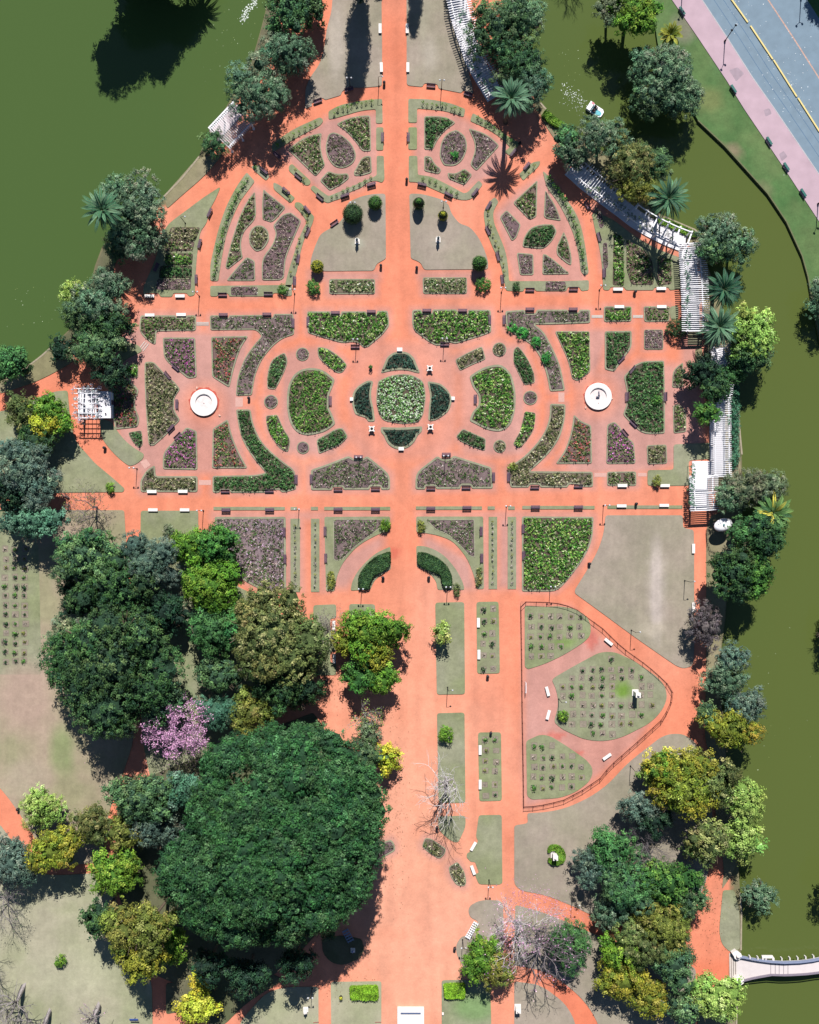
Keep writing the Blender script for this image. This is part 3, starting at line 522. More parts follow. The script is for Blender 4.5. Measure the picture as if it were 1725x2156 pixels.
for q, s in enumerate(('1535,148 1553,142 1567,155 1550,172', '1640,325 1650,318 1658,330 1646,340', '1608,232 1620,228 1625,240 1612,246')):
    struct(prism('paving_patch', roundp(WP('u', s), .3), .1, .104, M_PAVE2))
def band(name, pts, w, z0, z1, m, label=None, cat=None, grp=None, kind=True, closed=False):
    """a ribbon of width w (m) along world points"""
    pts = [Vector(p).to_2d() for p in pts]; L, Rr = [], []
    n = len(pts)
    for i, p in enumerate(pts):
        a = pts[max(0, i - 1)] if not closed else pts[i - 1]; b = pts[min(n - 1, i + 1)] if not closed else pts[(i + 1) % n]
        d = (b - a).normalized(); nn = Vector((-d.y, d.x)); L.append(p + nn * w / 2); Rr.append(p - nn * w / 2)
    V = [(q.x, q.y, z) for q, z in [(q, z1) for q in L] + [(q, z1) for q in Rr] + [(q, z0) for q in L] + [(q, z0) for q in Rr]]
    F = []
    for i in range(n if closed else n - 1):
        j = (i + 1) % n
        F += [(i, n + i, n + j, j), (i, j, 2 * n + j, 2 * n + i), (n + i, 3 * n + i, 3 * n + j, n + j)]
    if not closed: F += [(0, 2 * n, 3 * n, n), (n - 1, 2 * n - 1, 4 * n - 1, 3 * n - 1)]
    o = mesh_obj(name, V, F, m)
    if kind: struct(o)
    else: tag(o, label, cat, grp)
    return o
def offs(s, d): return [W(u + d, v) for u, v in T('u', s)]
M_LINE = mat('worn_orange_line', alb((208, 172, 158)), .8, var=.3, scale=2)
M_SEAM = mat('asphalt_seam', alb((98, 128, 158)), .8)
band('road_marking', offs(SW_R, 141), .28, -.012, -.006, M_LINE)
band('road_seam', offs(SW_R, 27), .12, -.012, -.007, M_SEAM); band('road_seam', offs(SW_R, 47), .12, -.012, -.007, M_SEAM)
M_YEL = mat('yellow_paint', alb((250, 226, 150)), .6, var=.08)
for q, s in enumerate(('20|1110,-90 1155,-25', '20|1168,-5 1273,143', '20|1290,165 1430,376', '20|1436,381 1582,612', '20|1590,620 1725,832', '20|1732,842 1860,1040')):
    t, p = s.split('|')
    band('lane_divider', WP(t, p), .3, -.012, .22, M_YEL, 'low yellow lane divider block on the road, ' + ordn(q) + ' from the top of the line' if 0 < q < 5 else 'low yellow lane divider block at the end of the line outside the view', 'lane divider', 'yellow lane dividers on the road', False)

# water, far land
wm = bpy.data.materials.new('murky_water'); wm.use_nodes = True; nt = wm.node_tree; N = nt.nodes; L = nt.links; b = N['Principled BSDF']
b.inputs['Roughness'].default_value = .12; b.inputs['IOR'].default_value = 1.33
ge = N.new('ShaderNodeNewGeometry'); sx = N.new('ShaderNodeSeparateXYZ'); L.new(ge.outputs['Position'], sx.inputs[0])
no = N.new('ShaderNodeTexNoise'); no.inputs['Scale'].default_value = .03; no.inputs['Detail'].default_value = 4; L.new(ge.outputs['Position'], no.inputs['Vector'])
ad = N.new('ShaderNodeMath'); ad.operation = 'MULTIPLY_ADD'; ad.inputs[1].default_value = 60; L.new(no.outputs['Fac'], ad.inputs[0]); L.new(sx.outputs['X'], ad.inputs[2])
mr = N.new('ShaderNodeMapRange'); mr.inputs[1].default_value = -20; mr.inputs[2].default_value = 110; L.new(ad.outputs[0], mr.inputs[0])
cr = N.new('ShaderNodeMix'); cr.data_type = 'RGBA'; cr.inputs[6].default_value = (*alb((84, 108, 58), .70), 1); cr.inputs[7].default_value = (*alb((97, 110, 56), .71), 1)
L.new(mr.outputs[0], cr.inputs[0]); L.new(cr.outputs[2], b.inputs['Base Color'])
n2 = N.new('ShaderNodeTexNoise'); n2.inputs['Scale'].default_value = 1.6; n2.inputs['Detail'].default_value = 4; L.new(ge.outputs['Position'], n2.inputs['Vector'])
bu = N.new('ShaderNodeBump'); bu.inputs['Strength'].default_value = .12; bu.inputs['Distance'].default_value = .05; L.new(n2.outputs['Fac'], bu.inputs['Height']); L.new(bu.outputs[0], b.inputs['Normal'])
struct(mesh_obj('water', [(-400, -400, -.7), (400, -400, -.7), (400, 400, -.7), (-400, 400, -.7)], [(0, 1, 2, 3)], wm))
struct(mesh_obj('terrain', [(-3000, -3000, -1.3), (3000, -3000, -1.3), (3000, 3000, -1.3), (-3000, 3000, -1.3)], [(0, 1, 2, 3)], mat('far_grass', alb((104, 124, 76)), .95, scale=.02, var=.3)))

# stone edging along the shore, where it shows
M_EDGE = mat('shore_stone', alb((176, 164, 142)), .9, var=.2)
for lab, s in (('pale stone edging on the bend of the west shore between tree and bush', '345,415 385,374 420,330'), ('pale stone edging of the west shore above the red path', '0,799 40,785 63,769 90,748 120,721'),
  ('stone edging beside the boat on the north east shore', '1138,217 1152,233 1172,256 1195,275'), ('pale stone edging between two trees beside the long pergola', '1400,457 1413,463 1463,484 1470,490'),
  ('long pale stone edging of the east shore beside the straight pergola', '1552,790 1555,872 1558,915 1562,957'), ('stone edging of the small lawn north of the bridge', '1558,1880 1561,1917 1560,2000'), ('stone edging of the shore south of the bridge', '1556,2062 1552,2097 1550,2170')):
    band('shore_edging', WP('u', s), .35, -.5, .16, M_EDGE, lab, 'shore edging', None, False)
band('shore_edging', WP('u', '1470,253 1527,307 1563,347 1617,407 1657,467 1690,539 1702,582 1712,640 1735,750'), .25, -.9, .0, mat('dark_shore_stone', alb((118, 122, 88)), .9, var=.2), 'dark stone edging of the grassy bank beside the road', 'shore edging', None, False)

# light stone thresholds and steps across the walks
M_SLAB = mat('pink_slab', alb((226, 178, 166)), .85, var=.08); M_STEP = mat('step_stone', alb((226, 214, 206)), .8)
for s in ('01|1488,893 1535,893 1535,952 1488,952', '01|1257,1415 1334,1415 1334,1446 1257,1446', '21|78,862 116,862 116,922 78,922', '21|305,1370 382,1370 382,1395 305,1395', '21|580,1370 636,1370 636,1392 580,1392', '01|885,1300 925,1282 952,1320 915,1345'):
    t, p = s.split('|'); struct(prism('slab_threshold', WP(t, p), 0, .02, M_SLAB))
def steps(s, lab):
    t, p = s.split('|'); a, b, c, d = WP(t, p); m = MB()   # a-b first tread, c-d last tread
    for q in (0, .5, 1):
        p0 = Vector((*a, .02)).lerp(Vector((*d, .02)), q); p1 = Vector((*b, .02)).lerp(Vector((*c, .02)), q); m.beam(p0, p1, .16, .12)
    tag(m.build('garden_steps', M_STEP), lab, 'steps', 'pale steps across garden walks')
steps('01|1242,420 1320,420 1320,436 1242,436', 'pale steps across the walk north of the west fountain')
steps('01|915,540 885,580 905,600 940,555', 'slanting pale steps at the tip of the upper left flower bed')
steps('21|287,376 358,376 358,388 287,388', 'pale steps across the walk north of the east fountain')
steps('21|548,376 612,376 612,388 548,388', 'pale steps between the two small beds right of the upper east lamp')

# ================================================================ FLOWER BEDS
GRN = [(72, 124, 48), (100, 152, 62), (150, 182, 92), (48, 88, 42), (200, 210, 160)]
MIX = [(88, 120, 58), (66, 100, 50), (146, 150, 104), (112, 84, 76), (186, 186, 150)]
PUR = [(120, 102, 100), (92, 108, 68), (172, 152, 144), (88, 72, 78), (204, 190, 180), (120, 134, 88)]
BRN = [(112, 116, 76), (84, 98, 60), (160, 156, 116), (76, 84, 58), (196, 190, 156)]
STY = {'h': (GRN[:3] + BRN[:4] + MIX[:1] + GRN[:2], 44, .5, .7, (136, 120, 104)), 'g': (GRN, 44, .6, .8, (128, 112, 98)), 'm': (MIX, 40, .45, .6, (150, 128, 118)), 'p': (PUR, 34, .3, .4, (148, 122, 126)), 'b': (BRN, 42, .4, .6, (146, 130, 116)),
 'f': (MIX[:3] + PUR[:2] + [(190, 84, 166), (206, 124, 186)], 40, .4, .6, (146, 122, 118)), 'r': (MIX[:3] + PUR[:2] + [(188, 88, 80), (202, 118, 116)], 40, .4, .6, (150, 122, 116)),
 'w': (MIX[:3] + [(226, 220, 190), (190, 196, 150)], 40, .4, .7, (150, 138, 118)), 'd': ([(46, 78, 66), (60, 96, 80), (38, 64, 58), (84, 116, 96)], 60, .5, .8, (90, 90, 78)),
 'c': ([(96, 146, 70), (128, 172, 100), (170, 204, 150), (74, 116, 60), (206, 222, 190)], 48, .6, .8, (120, 108, 92)), 'q': (MIX[:2] + PUR, 36, .4, .5, (156, 134, 134)),
 'k': ([(64, 104, 60), (80, 122, 64), (52, 86, 52), (100, 138, 84), (130, 150, 110)], 46, .5, .8, (120, 108, 92)), 'l': (PUR[:3] + [(205, 170, 200), (190, 178, 180)] + MIX[:2], 38, .35, .6, (172, 150, 156))}
def plants(name, poly, style, parent, z, dens=1.0, seed=0):
    cols, d, lo, hi, _ = STY[style]; A = abs(area(poly)); nb = int(A * (11 if style in 'pql' else 9.5) * dens)
    xs = [p[0] for p in poly]; ys = [p[1] for p in poly]; n = int(nb * (max(xs) - min(xs)) * (max(ys) - min(ys)) / max(A, .1)) + 4
    X = R.uniform(min(xs), max(xs), n); Y = R.uniform(min(ys), max(ys), n); k = inside(poly, X, Y); X, Y = X[k], Y[k]
    if len(X) < 1: X, Y = np.array([sum(xs) / len(xs)]), np.array([sum(ys) / len(ys)])
    # drop bushes in patches, so that soil shows through
    g = nz(X, Y, .55, seed * 1.7); thr = -.5 if style in 'gcdkh' else (-.3 if style in 'mbfrw' else -.2)
    k = (g > thr) | (R.random(len(X)) < .35); X, Y = X[k], Y[k]
    if len(X) < 1: return
    n = len(X); nl = max(5, int(d / 4.6)); tone = nz(X, Y, .35, seed * 2.3 + 9)
    hh = R.uniform(lo, hi, n) * R.choice([.5, 1.0, 1.7], n); rb = R.uniform(.2, .4, n)
    c = pick(cols, n, .1) * (1 + tone[:, None] * .5)
    off = R.normal(size=(n, nl, 3)); off /= np.linalg.norm(off, axis=2, keepdims=True); off[:, :, 2] = np.abs(off[:, :, 2])
    P = np.stack([X, Y, np.full(n, z)], 1)[:, None, :] + off * np.stack([rb, rb, hh], 1)[:, None, :] * R.uniform(.4, 1, (n, nl, 1))
    ls = {'p': .27, 'q': .27, 'd': .22, 'l': .27}.get(style, .27); ap = {'p': .4, 'q': .42, 'l': .5}.get(style, .62)
    cc = np.clip((c[:, None, :] * np.exp(R.normal(0, .38, (n, nl, 1)))).reshape(-1, 3), .004, .9)
    if style in 'frwlc':   # single blossoms
        q = R.random(len(cc)) < (.16 if style == 'c' else .12 if style == 'f' else .07); cc[q] = pick([STY[style][0][-1]] if style != 'c' else [(226, 232, 214)], int(q.sum()), .08)
    return quads(name, P.reshape(-1, 3), (off + np.array([0, 0, .5]) + R.normal(0, .45, off.shape)).reshape(-1, 3), R.uniform(.7, 1.3, n * nl) * ls, ap, cc, M_LEAF, parent)
SOILC = {}
def bed(label, tile, pts, style, margin, turf='turf', cat='flower bed', name='flower_bed', dens=1.0, rnd=.5, base=0.0):
    poly = ccw(roundp(WP(tile, pts), rnd, 3)); cx = sum(p[0] for p in poly) / len(poly); cy = sum(p[1] for p in poly) / len(poly)
    loc = [(x - cx, y - cy) for x, y in poly]; root = empty(name, (cx, cy, 0)); tag(root, label, cat)
    zt = .15
    def ch(o): o.parent = root; o.location = (-cx, -cy, 0); return o
    if margin > 0:
        ch(prism('turf_border', poly, -.02, zt, M_TURF, None, [x * .69 for x in lin(KEY[turf][0])]))
        inn = inset(poly, margin); inn2 = inset(poly, margin + .13)
    else: inn = poly; inn2 = inset(poly, .12)
    if area(inn2) < .3: inn2 = inn
    sc = STY[style][4]
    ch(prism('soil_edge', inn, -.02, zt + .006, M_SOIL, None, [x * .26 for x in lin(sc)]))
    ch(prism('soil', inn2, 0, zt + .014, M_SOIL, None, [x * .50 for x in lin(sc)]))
    global SEED; SEED += 1
    fo = plants('rose_bushes' if style != 'd' else 'low_shrubs', inn2, style, None, zt, dens, SEED)
    if fo: ch(fo)
    return root
SEED = 0

for ln in BEDS.splitlines():
    t, st, mg, lab, p = ln.split('|'); bed(lab, t, p, st, float(mg), dens=1.0)
# grass quarter frames round the two curved brown beds and the two clipped arcs
for lab, s, st in (('12', '325,30 740,28 742,118 690,130 640,152 570,190 515,232 440,320 405,400 388,500 335,500', 0), ('12', '905,28 1328,28 1332,485 1287,485 1270,400 1225,285 1135,180 1040,145 950,130 905,125', 0),
                   ('12', '742,218 745,360 700,385 640,430 615,490 490,495 500,440 530,380 590,310 660,252', 0), ('12', '905,213 960,215 1030,240 1095,285 1160,365 1200,445 1210,490 1040,490 1032,440 1000,395 960,365 908,345', 0)):
    struct(sheet('lawn', roundp(WP(lab, s), .4, 3), .12, -.02, lawn_col('turf'), M_TURF, .7))

# ---------------------------------------------------------------- small roses and plants in rows on grass strips
def small_rose(h, r, pal, n=26):
    root = empty('standard_rose'); m = MB(); m.tube([(0, 0, 0), (.03, .02, h * .6)], .035, 5); m.build('stem', M_BARK, root)
    P = R.normal(size=(n, 3)); P /= np.linalg.norm(P, axis=1, keepdims=True); P2 = P * np.array([r, r, r * .7]) * R.uniform(.4, 1, (n, 1)) + np.array([0, 0, h * .75])
    quads('foliage', P2, P + np.array([0, 0, .5]), R.uniform(.2, .34, n), .6, pick(pal, n, .18), M_LEAF, root)
    return root
protos = [small_rose(1.0, .45, 'lg'), small_rose(.8, .5, 'mg'), small_rose(1.1, .38, 'oy', 20), small_rose(.7, .35, 'tw', 14)]
for p in protos: p.location = (0, 0, 0)
proto_used = [False] * 4
def place_proto(k, x, y, lab, grp, z=.12, sc=1.0, rz=None, cat='rose bush'):
    rz = R.uniform(0, 6) if rz is None else rz
    if not proto_used[k]:
        o = protos[k]; proto_used[k] = True; o.location = (x, y, z); o.rotation_euler = (0, 0, rz); o.scale = (sc,) * 3; o['label'] = lab; o['group'] = grp; o['category'] = cat; return o
    o = dup(protos[k], (x, y, z), rz, lab, grp, sc); o['category'] = cat; return o
STRIPF = '''10|turf|top left outer strip|0,905 130,815 300,740 320,762 300,792 150,870 45,935 0,965 -10,930|12,930 290,770|8|0
10|turf|arched strip left of the avenue|350,705 420,665 560,635 690,625 693,780 650,780 650,690 560,698 400,745 352,755|372,725 430,695 500,672 570,655 640,650|9|0
10|turf|grass patch with bench at the top left of the avenue|652,805 698,805 698,950 652,950||0|0
10|turf|hooked strip left of the avenue|655,985 700,985 705,1130 690,1155 650,1140 600,1150 560,1185 480,1215 430,1255 390,1265 345,1285 310,1265 235,1190 255,1170 350,1240 450,1200 560,1150 655,1110|350,1262 420,1225 500,1190 600,1135 640,1125|8|1
10|turf|short bench strip at the upper left|100,1050 120,1035 240,1145 232,1170 205,1172 100,1078|118,1060 222,1155|2|2
10|turf|arched strip right of the avenue|855,625 1000,628 1130,655 1215,690 1205,740 1090,700 910,685 910,775 855,775|930,655 1000,660 1100,675 1195,710|9|0
10|turf|grass patch with bench at the top right of the avenue|855,805 910,805 910,945 855,945||0|0
10|turf|hooked strip right of the avenue|858,985 912,985 915,1105 1000,1115 1110,1170 1205,1222 1230,1215 1300,1140 1325,1165 1255,1262 1180,1265 1080,1225 980,1180 910,1150 858,1150|930,1130 1000,1150 1100,1200 1180,1240|7|1
10|turf|top right outer strip|1262,715 1380,780 1450,840 1560,905 1500,988 1462,958 1498,930 1440,870 1350,810 1245,765|1275,740 1360,792 1440,850 1520,905|9|1
10|turf|upper right bench island|1553,1100 1640,1025 1690,1018 1680,1050 1580,1142|1600,1110 1665,1040|2|2
00|turf|upper left bench island|1588,1048 1640,1042 1705,1115 1682,1142 1600,1072|1615,1060|1|1
u|turf|left long curved strip|520,363 537,382 522,402 507,422 490,457 477,493 468,539 460,592 443,591 443,559 447,539 460,483 477,433 500,390|524,376 500,412 483,450 470,490 460,530 452,588|22|9
u|turf|bench island beside the left fan|576,384 588,389 622,417 612,428 576,398|598,402 616,420|2|2
u|turf|bent strip of the left rose fan|622,426 632,426 645,438 662,456 658,473 642,500 635,523 630,545 625,575 612,606 600,602 608,570 618,539 625,515 638,483 647,467 634,448 620,434|630,436 652,458 645,480 631,510 622,545 612,585|9|2
u|turf|foot strip of the left rose fan|443,602 615,600 615,623 598,623 596,617 576,617 574,624 483,624 481,618 461,618 458,624 443,624|590,612|1|1
u|turf|right long curved strip|1143,360 1160,375 1185,410 1210,443 1223,473 1233,520 1240,575 1232,581 1223,572 1218,530 1208,493 1195,462 1175,425 1150,393|1150,372 1175,405 1198,442 1212,478 1222,520 1231,570|22|9
u|turf|bent strip of the right rose fan|1018,445 1030,425 1042,415 1050,425 1038,445 1040,470 1052,497 1065,530 1070,560 1072,592 1195,592 1240,590 1240,611 1224,613 1220,604 1196,604 1192,613 1128,613 1125,606 1105,606 1102,614 1066,612 1055,560 1046,539 1035,515 1022,480|1030,440 1028,470 1042,505 1056,540 1064,580|9|2'''
def along(pts, n):
    pts = [Vector(p) for p in pts]; L = [0]
    for a, b in zip(pts, pts[1:]): L.append(L[-1] + (b - a).length)
    out = []
    for k in range(n):
        t = L[-1] * (k + .5) / n if n > 1 else L[-1] * .5; i = max(j for j in range(len(L) - 1) if L[j] <= t) if L[-1] > 0 else 0
        out.append(pts[i].lerp(pts[min(i + 1, len(pts) - 1)], 0 if L[-1] == 0 else (t - L[i]) / max(1e-6, L[i + 1] - L[i])))
    return out
GW = ['small pale rose bush', 'small leafy rose bush', 'small thin rose bush', 'small bare rose bush']
for ln in STRIPF.splitlines():
    t, k, lab, pl, cl, n, kind = ln.split('|'); n = int(n); kind = int(kind)
    struct(sheet('lawn', roundp(WP(t, pl), .4, 3), .12, -.02, lawn_col('turf' if n else 'green'), M_TURF, .8))
    if not n: continue
    for q, p in enumerate(along(WP(t, cl), n)):
        kk = kind if kind < 4 else (1 if R.random() < .7 else 0)
        w = GW[kk] if n > 1 else 'only small rose bush'
        place_proto(kk, p.x + R.uniform(-.15, .15), p.y + R.uniform(-.25, .25), (w + ', ' + ordn(q + 1) + ' along the ' + lab) if n > 1 else w + ' on the ' + lab, 'small roses on the ' + lab, sc=R.uniform(.8, 1.15) * (1.35 if kind == 9 else 1))
# creeping rows in the narrow strips below the lower cross walk
for (x, y0, y1, lab) in ((622, 1100, 1235, 'leftmost narrow strip'), (664, 1095, 1240, 'second narrow strip'), (1037, 1092, 1232, 'third narrow strip'), (1078, 1092, 1232, 'rightmost narrow strip')):
    for q in range(12):
        v = y0 + (y1 - y0) * (q + .5) / 12; a, b = W(x + R.uniform(-1, 1), v)
        place_proto(3 if q % 3 else 2, a, b, 'thin creeping rose, ' + ordn(q + 1) + ' from the top on the ' + lab, 'creeping roses on narrow strips', sc=R.uniform(.7, 1.1), cat='rose bush')

# ---------------------------------------------------------------- square plots, each with its own rose
def plot(x, y, s, kind, lab, grp):
    o = empty('rose_plot', (x, y, .11)); tag(o, lab, 'rose plot', grp)
    c = [(x0 * .66) for x0 in lin((170, 152, 142))]
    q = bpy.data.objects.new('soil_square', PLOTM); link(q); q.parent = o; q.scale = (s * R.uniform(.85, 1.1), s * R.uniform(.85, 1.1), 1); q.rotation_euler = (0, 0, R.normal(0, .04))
    if kind < 5:
        b = bpy.data.objects.new('rose_bush', PLOTB[kind]); link(b); b.parent = o; b.rotation_euler = (0, 0, R.uniform(0, 6)); k = R.uniform(.85, 1.5); b.scale = (k, k, k); b.location = (R.uniform(-.12, .12), R.uniform(-.12, .12), .02)
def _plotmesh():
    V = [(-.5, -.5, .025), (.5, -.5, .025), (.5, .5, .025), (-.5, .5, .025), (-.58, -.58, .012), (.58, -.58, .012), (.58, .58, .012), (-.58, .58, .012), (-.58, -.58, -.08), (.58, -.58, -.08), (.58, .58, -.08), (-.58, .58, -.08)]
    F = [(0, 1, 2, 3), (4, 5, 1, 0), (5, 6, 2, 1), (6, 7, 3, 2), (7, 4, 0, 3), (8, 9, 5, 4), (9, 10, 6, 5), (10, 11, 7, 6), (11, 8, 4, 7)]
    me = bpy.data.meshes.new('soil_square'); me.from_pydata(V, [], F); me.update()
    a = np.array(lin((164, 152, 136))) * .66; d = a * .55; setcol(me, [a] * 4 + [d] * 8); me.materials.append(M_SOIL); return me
PLOTM = _plotmesh()
def _bushmesh(pal, n, r, h, leaf, asp):
    P = R.normal(size=(n, 3)); P /= np.linalg.norm(P, axis=1, keepdims=True); P[:, 2] = abs(P[:, 2])
    o = quads('rose_bush', P * np.array([r, r, h]) * R.uniform(.3, 1, (n, 1)), P + R.normal(0, .4, (n, 3)) + np.array([0, 0, .4]), R.uniform(.7, 1.2, n) * leaf, asp, pick(pal, n, .2)); me = o.data; bpy.data.objects.remove(o); return me
PLOTB = [_bushmesh('mg', 50, .5, .8, .26, .6), _bushmesh(PUR, 20, .45, .6, .34, .3), _bushmesh('oy', 34, .42, .6, .24, .5), _bushmesh('dg', 50, .48, .8, .26, .6), _bushmesh('tw', 14, .42, .5, .34, .25)]
PW = ['square plot with bushy green rose', 'square plot with thin purple rose', 'square plot with yellowish rose', 'square plot with dark rose', 'square plot with bare twigs', 'empty square plot']
def plots(cols, rows, poly, where, omit=(), s=1.15, mg=1.2, jit=2.0):
    P = WP('u', poly) if poly else None
    for j, v in enumerate(rows):
        kk = 0
        for i, u in enumerate(cols):
            uu = u + R.uniform(-1, 1) * jit; x, y = W(uu, v + R.uniform(-1, 1) * jit)
            if P and dist_poly(P, np.array([x]), np.array([y]))[0] > -mg: continue
            if any(a <= u <= c and b <= v <= d for a, b, c, d in omit): continue
            kk += 1; kind = int(R.choice(6, p=[.24, .20, .18, .18, .12, .08] if 'field' not in where else [.34, .1, .2, .30, .04, .02]))
            plot(x, y, s, kind, PW[kind] + ', row ' + str(j + 1) + ', ' + ordn(kk) + ' from left, ' + where, 'square rose plots of the ' + where)
plots([1118, 1140, 1160, 1180, 1201, 1222], [1298, 1319, 1340, 1361, 1382], '1105,1272 1150,1276 1193,1278 1217,1285 1237,1298 1245,1318 1243,1338 1230,1351 1193,1375 1150,1396 1112,1408 1105,1400', 'upper fenced lawn', mg=.8)
plots([1184, 1205, 1226, 1247, 1267, 1288, 1309, 1330, 1351, 1371], [1388, 1410, 1426, 1445, 1464, 1484, 1505, 1525, 1544], '1162,1431 1210,1401 1260,1375 1297,1373 1337,1391 1383,1425 1404,1448 1405,1468 1396,1491 1363,1525 1317,1549 1267,1560 1227,1555 1183,1535 1167,1520 1175,1486 1174,1469', 'large fenced lawn', ((1296, 1430, 1345, 1470), (1255, 1370, 1278, 1400)), mg=.9)
plots([1125, 1143, 1163, 1184, 1205, 1225], [1571, 1593, 1614, 1636, 1657], '1108,1560 1138,1546 1160,1550 1200,1575 1235,1600 1247,1615 1248,1630 1240,1646 1215,1666 1180,1680 1120,1683 1110,1676', 'lower fenced lawn', mg=.9)
plots([1019, 1038], [1283, 1308, 1335, 1356, 1381, 1408], None, 'upper narrow plot strip')
plots([1022, 1043], [1558, 1580, 1603, 1624, 1650, 1674], None, 'lower narrow plot strip')
plots([-8, 12, 33, 53], [1157 + 19.6 * k for k in range(13)], None, 'left edge field')
# ================================================================ FURNITURE
def bench_wood(m, name):
    root = empty(name); b = MB()
    for k in range(5): b.box((0, -.20 + k * .11, .44), (1.9, .085, .04))
    b.build('seat', m, root); b = MB()
    for k in range(3): b.box((0, .30 + k * .035, .55 + k * .13), (1.9, .04, .10), tx=-.25)
    b.build('backrest', m, root)
    for x in (-.75, .75):
        b = MB(); b.beam((x, -.22, .42), (x, .36, .42), .07, .05); b.beam((x, -.2, 0), (x, -.2, .42), .07, .07); b.beam((x, .3, 0), (x, .42, .85), .07, .07); b.build('leg', M_IRON, root)
    return root
def bench_stone():
    root = empty('stone_bench'); b = MB(); b.box((0, 0, .43), (2.0, .62, .14)); b.build('seat', M_STONE, root)
    for x in (-.7, .7): MB().box((x, 0, .18), (.25, .45, .36)).build('support', M_STONE, root)
    return root
BP = {'b': bench_wood(M_WOOD, 'park_bench'), 't': bench_wood(M_TEAL, 'park_bench'), 'w': bench_stone()}; BU = {}
BD = {'b': 'brown slatted bench', 't': 'teal slatted bench', 'w': 'white stone bench'}
def bench(kind, x, y, ang, lab, grp, flip=False):
    rz = -math.radians(ang) + (math.pi if flip else 0); p = BP[kind]
    if kind not in BU:
        BU[kind] = 1; o = p; o.location = (x, y, .02); o.rotation_euler = (0, 0, rz)
    else: o = dup(p, (x, y, .02), rz)
    tag(o, lab, 'bench', grp); return o
